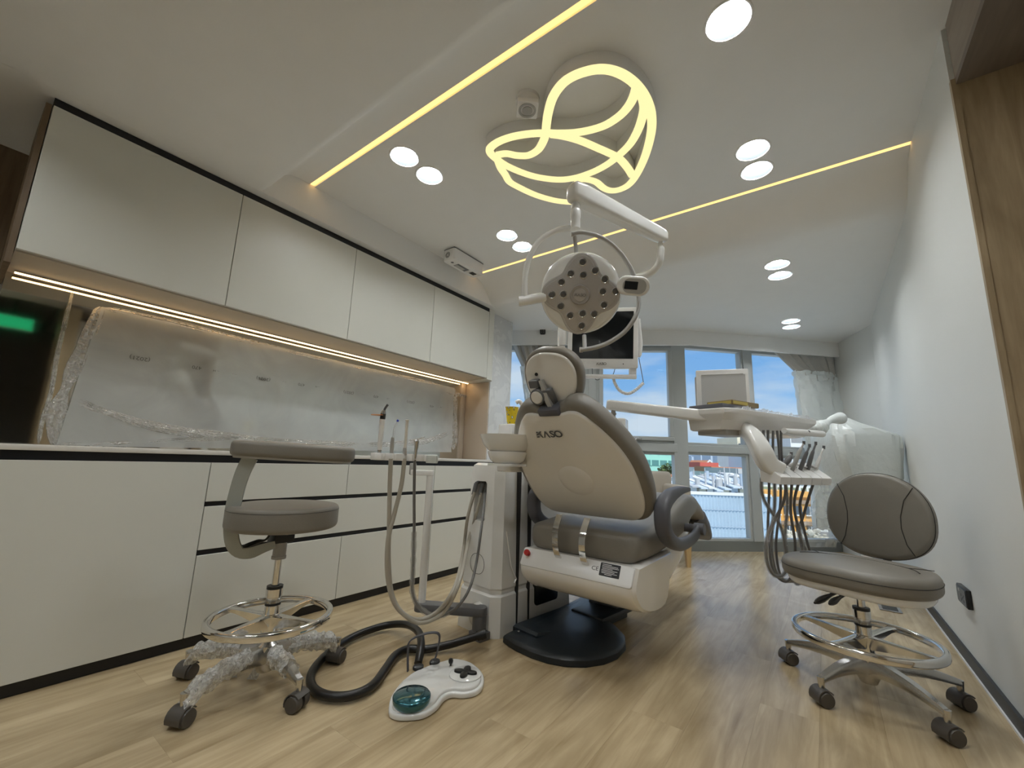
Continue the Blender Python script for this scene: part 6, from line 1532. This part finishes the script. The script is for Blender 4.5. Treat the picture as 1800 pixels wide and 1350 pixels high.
# jumble of roofs behind the wall
rnd = random.Random(11)
roofs = ['flat white shed roof', 'grey sheet metal roof', 'pale concrete roof', 'white terrace roof', 'dull silver roof', 'cream parapet roof']
k = 0
for t_, y0, y1, n_ in ((13.5, 855, 866, 9), (17, 848, 860, 9), (23, 842, 853, 8), (32, 836, 846, 8)):
    for j in range(n_):
        a = 1198 + 126 * j / n_ + rnd.uniform(0, 2); b_ = a + 126 / n_ * rnd.uniform(.70, .82); y_ = rnd.uniform(y0, y1); m_ = rnd.choice([M_WHT, M_WHT, M_GRY, M_PALE, M_CRM])
        f = bframe(a, t_, 0); w = wpx(a, b_, t_); h = zpx(a, y_, t_)
        o = thing('rooftop_house', '%s among the jumble behind the corrugated wall' % roofs[k % 6], 'house', f[0], 'jumbled roofs behind the corrugated wall'); k += 1
        bm = nb(); box(bm, (0, 0, h - 3.5), (w, 1.6, h), 0, 1, f); obj('wall', bm, m_, o, 0)
        bm = nb(); loft(bm, [[fp(f, x_ * w, y2, z) for y2, z in ((-.15, h), (1.7, h + rnd.uniform(.02, .22)), (1.7, h + .25), (-.15, h + .04))] for x_ in (-.05, 1.05)]); obj('roof', bm, rnd.choice([M_WHT, M_GRY, M_PALE]), o, 0)
        if rnd.random() < .7:
            bm = nb(); a0 = w * rnd.uniform(.1, .5); box(bm, (a0, -.04, h - .45), (a0 + w * .35, .02, h - .12), 0, 1, f); obj('window', bm, M_GLASSD, o, 0)
        if rnd.random() < .55:
            bm = nb(); p = fp(f, w * rnd.uniform(.2, .8), .4, h); cyl(bm, p, p + Vc((0, 0, rnd.uniform(.15, .55))), rnd.uniform(.03, .12), seg=10); obj('roof_tank', bm, rnd.choice([M_GRY, M_WHT, M_HAZE]), o)
        if rnd.random() < .5:
            bm = nb(); p = fp(f, w * rnd.uniform(.1, .9), .2, h); cyl(bm, p, p + Vc((0, 0, rnd.uniform(.3, .8))), .02, seg=6); obj('mast', bm, M_GRY, o)
# temple roofs
for px, py, t_, w_, m_, lab in ((1247, 809, 62, 2.6, M_TERR, 'steep orange temple gable with white trim'), (1258, 815, 84, 3.4, M_RED, 'red temple roof beside the orange gable'), (1219, 816, 76, 2.6, M_TERR, 'small orange temple gable near the corner post')):
    f = bframe(px, t_, 0); h = zpx(px, py, t_); o = thing('temple_hall', lab, 'temple', f[0])
    bm = nb(); box(bm, (-w_ / 2, .3, 0), (w_ / 2, 6, h - 1.6), 0, 1, f); obj('wall', bm, M_WHT, o, 0)
    bm = nb(); loft(bm, [[fp(f, a, y2, z) for a, z in ((-w_ * .75, h - 2.0), (0, h), (w_ * .75, h - 2.0), (w_ * .75, h - 2.25), (0, h - .35), (-w_ * .75, h - 2.25))] for y2 in (0, 6.4)]); obj('roof', bm, m_, o, 0)
    bm = nb(); loft(bm, [[fp(f, a, y2, z) for a, z in ((-w_ * .8, h - 2.15), (0, h + .12), (w_ * .8, h - 2.15), (w_ * .72, h - 2.2), (0, h - .15), (-w_ * .72, h - 2.2))] for y2 in (-.15, .02)]); obj('gable_trim', bm, M_WHT, o, 0)
building('long_hall', 'long red roofed hall below the temple', 1230, 1262, 822, 55, M_WHT, 5, 3, 1, 8, M_GLASSD, 10.6, roof=M_RED)
building('long_hall', 'long white hall below the striped tower', 1250, 1300, 830, 48, M_WHT, 5, -3, 1, 10, M_GLASSD, 10.2, roof=M_TERR)
building('striped_tower', 'white tower with blue window bands beyond the temple', 1291, 1316, 793, 95, M_WHT, 8, 0, 7, 1, M_GLASSB, 6, True)
building('striped_tower', 'pale tower with blue window bands behind the mullion', 1320, 1334, 800, 76, M_PALE, 8, 0, 6, 1, M_GLASSB, 6, True)
building('cream_tower', 'cream stepped tower beyond the striped tower', 1298, 1322, 777, 120, M_CRM, 10, 5, 9, 3, M_GLASSD, 4)
building('office_row', 'grey office row with square windows below the striped tower', 1296, 1336, 833, 40, M_GRY, 6, 4, 2, 8, M_GLASSD, 9.6)
# right-hand view: striped hotel, planter terraces, orange building, rubble yard
building('balcony_tower', 'white tower with long balcony bands behind the hanging hoses', 1392, 1450, 748, 58, M_WHT, 8, -4, 13, 1, shade('balcony_shade', (.30, .30, .30)), 2, True)  # grey bands: shade inside the balconies put into the colour
building('terrace_block', 'white terrace block with planters behind the hanging hoses', 1334, 1430, 848, 19, M_WHT, 1.2, 2, 3, 7, shade('planter', (.30, .34, .20)), 10.4)
oo, f, w, h = building('orange_building', 'orange and white apartment building behind the hanging hoses', 1330, 1425, 872, 15.5, M_ORG, 1.0, 1, 0, 0)
for zz, hh2 in ((h - .62, .30), (h - 1.35, .34)):
    for k2 in range(5):
        a = w * (k2 + .15) / 5; bm = nb(); box(bm, (a, -.05, zz), (a + w * .13, .02, zz + hh2), 0, 1, f); wo = obj('window', bm, M_GLASSD, oo, 0)
        bm = nb(); box(bm, (a + w * .06, -.07, zz), (a + w * .07, -.04, zz + hh2), 0, 1, f); box(bm, (a - .02, -.07, zz - .04), (a + w * .13 + .02, -.04, zz), 0, 1, f); obj('window_bar', bm, M_WHT, wo, 0)
for zz in (h - .24, h - .98):
    bm = nb(); box(bm, (0, -.06, zz), (w, .02, zz + .13), 0, 1, f); obj('brown_band', bm, M_BRN, oo, 0)
f = bframe(1330, 13.5); RB = thing('rubble_yard', 'heap of pale rubble stones below the orange building', 'rubble', f[0]); rnd = random.Random(5); M_STN = mat('pale_stone', (.62, .58, .48), .9, var=.25, vs=3)
hy = zpx(1380, 928, 13.5)
bm = nb(); box(bm, (-.1, 0, 0), (2.2, 1.5, hy - .3), 0, 1, f); obj('yard_wall', bm, M_STN, RB, 0)
for k2 in range(150):
    a, zz = rnd.uniform(-.1, 2.1), hy - rnd.uniform(0, 1.1); s_ = rnd.uniform(.05, .12); bm = nb(); bmesh.ops.create_icosphere(bm, subdivisions=1, radius=s_)
    p = fp(f, a, rnd.uniform(-.12, .1), zz)
    for v in bm.verts: v.co = p + Vc((v.co.x * rnd.uniform(.8, 1.5), v.co.y, v.co.z * rnd.uniform(.6, .9)))
    obj('stone', bm, M_STN, RB, 0)
# far skyline and trees
rnd = random.Random(21)
for k2 in range(22):
    px = 1204 + 125 * k2 / 22 + rnd.uniform(-1, 1); t_ = 300 + 16 * ((k2 * 7) % 11); top = rnd.uniform(797, 808); f = bframe(px, t_); w = rnd.uniform(2.2, 5) * t_ / FPX; h = zpx(px, top, t_)
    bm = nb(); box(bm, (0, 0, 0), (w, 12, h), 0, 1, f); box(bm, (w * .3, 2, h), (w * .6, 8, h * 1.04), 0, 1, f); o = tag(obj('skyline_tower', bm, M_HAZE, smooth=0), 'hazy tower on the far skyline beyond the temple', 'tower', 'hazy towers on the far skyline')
for k2 in range(9):
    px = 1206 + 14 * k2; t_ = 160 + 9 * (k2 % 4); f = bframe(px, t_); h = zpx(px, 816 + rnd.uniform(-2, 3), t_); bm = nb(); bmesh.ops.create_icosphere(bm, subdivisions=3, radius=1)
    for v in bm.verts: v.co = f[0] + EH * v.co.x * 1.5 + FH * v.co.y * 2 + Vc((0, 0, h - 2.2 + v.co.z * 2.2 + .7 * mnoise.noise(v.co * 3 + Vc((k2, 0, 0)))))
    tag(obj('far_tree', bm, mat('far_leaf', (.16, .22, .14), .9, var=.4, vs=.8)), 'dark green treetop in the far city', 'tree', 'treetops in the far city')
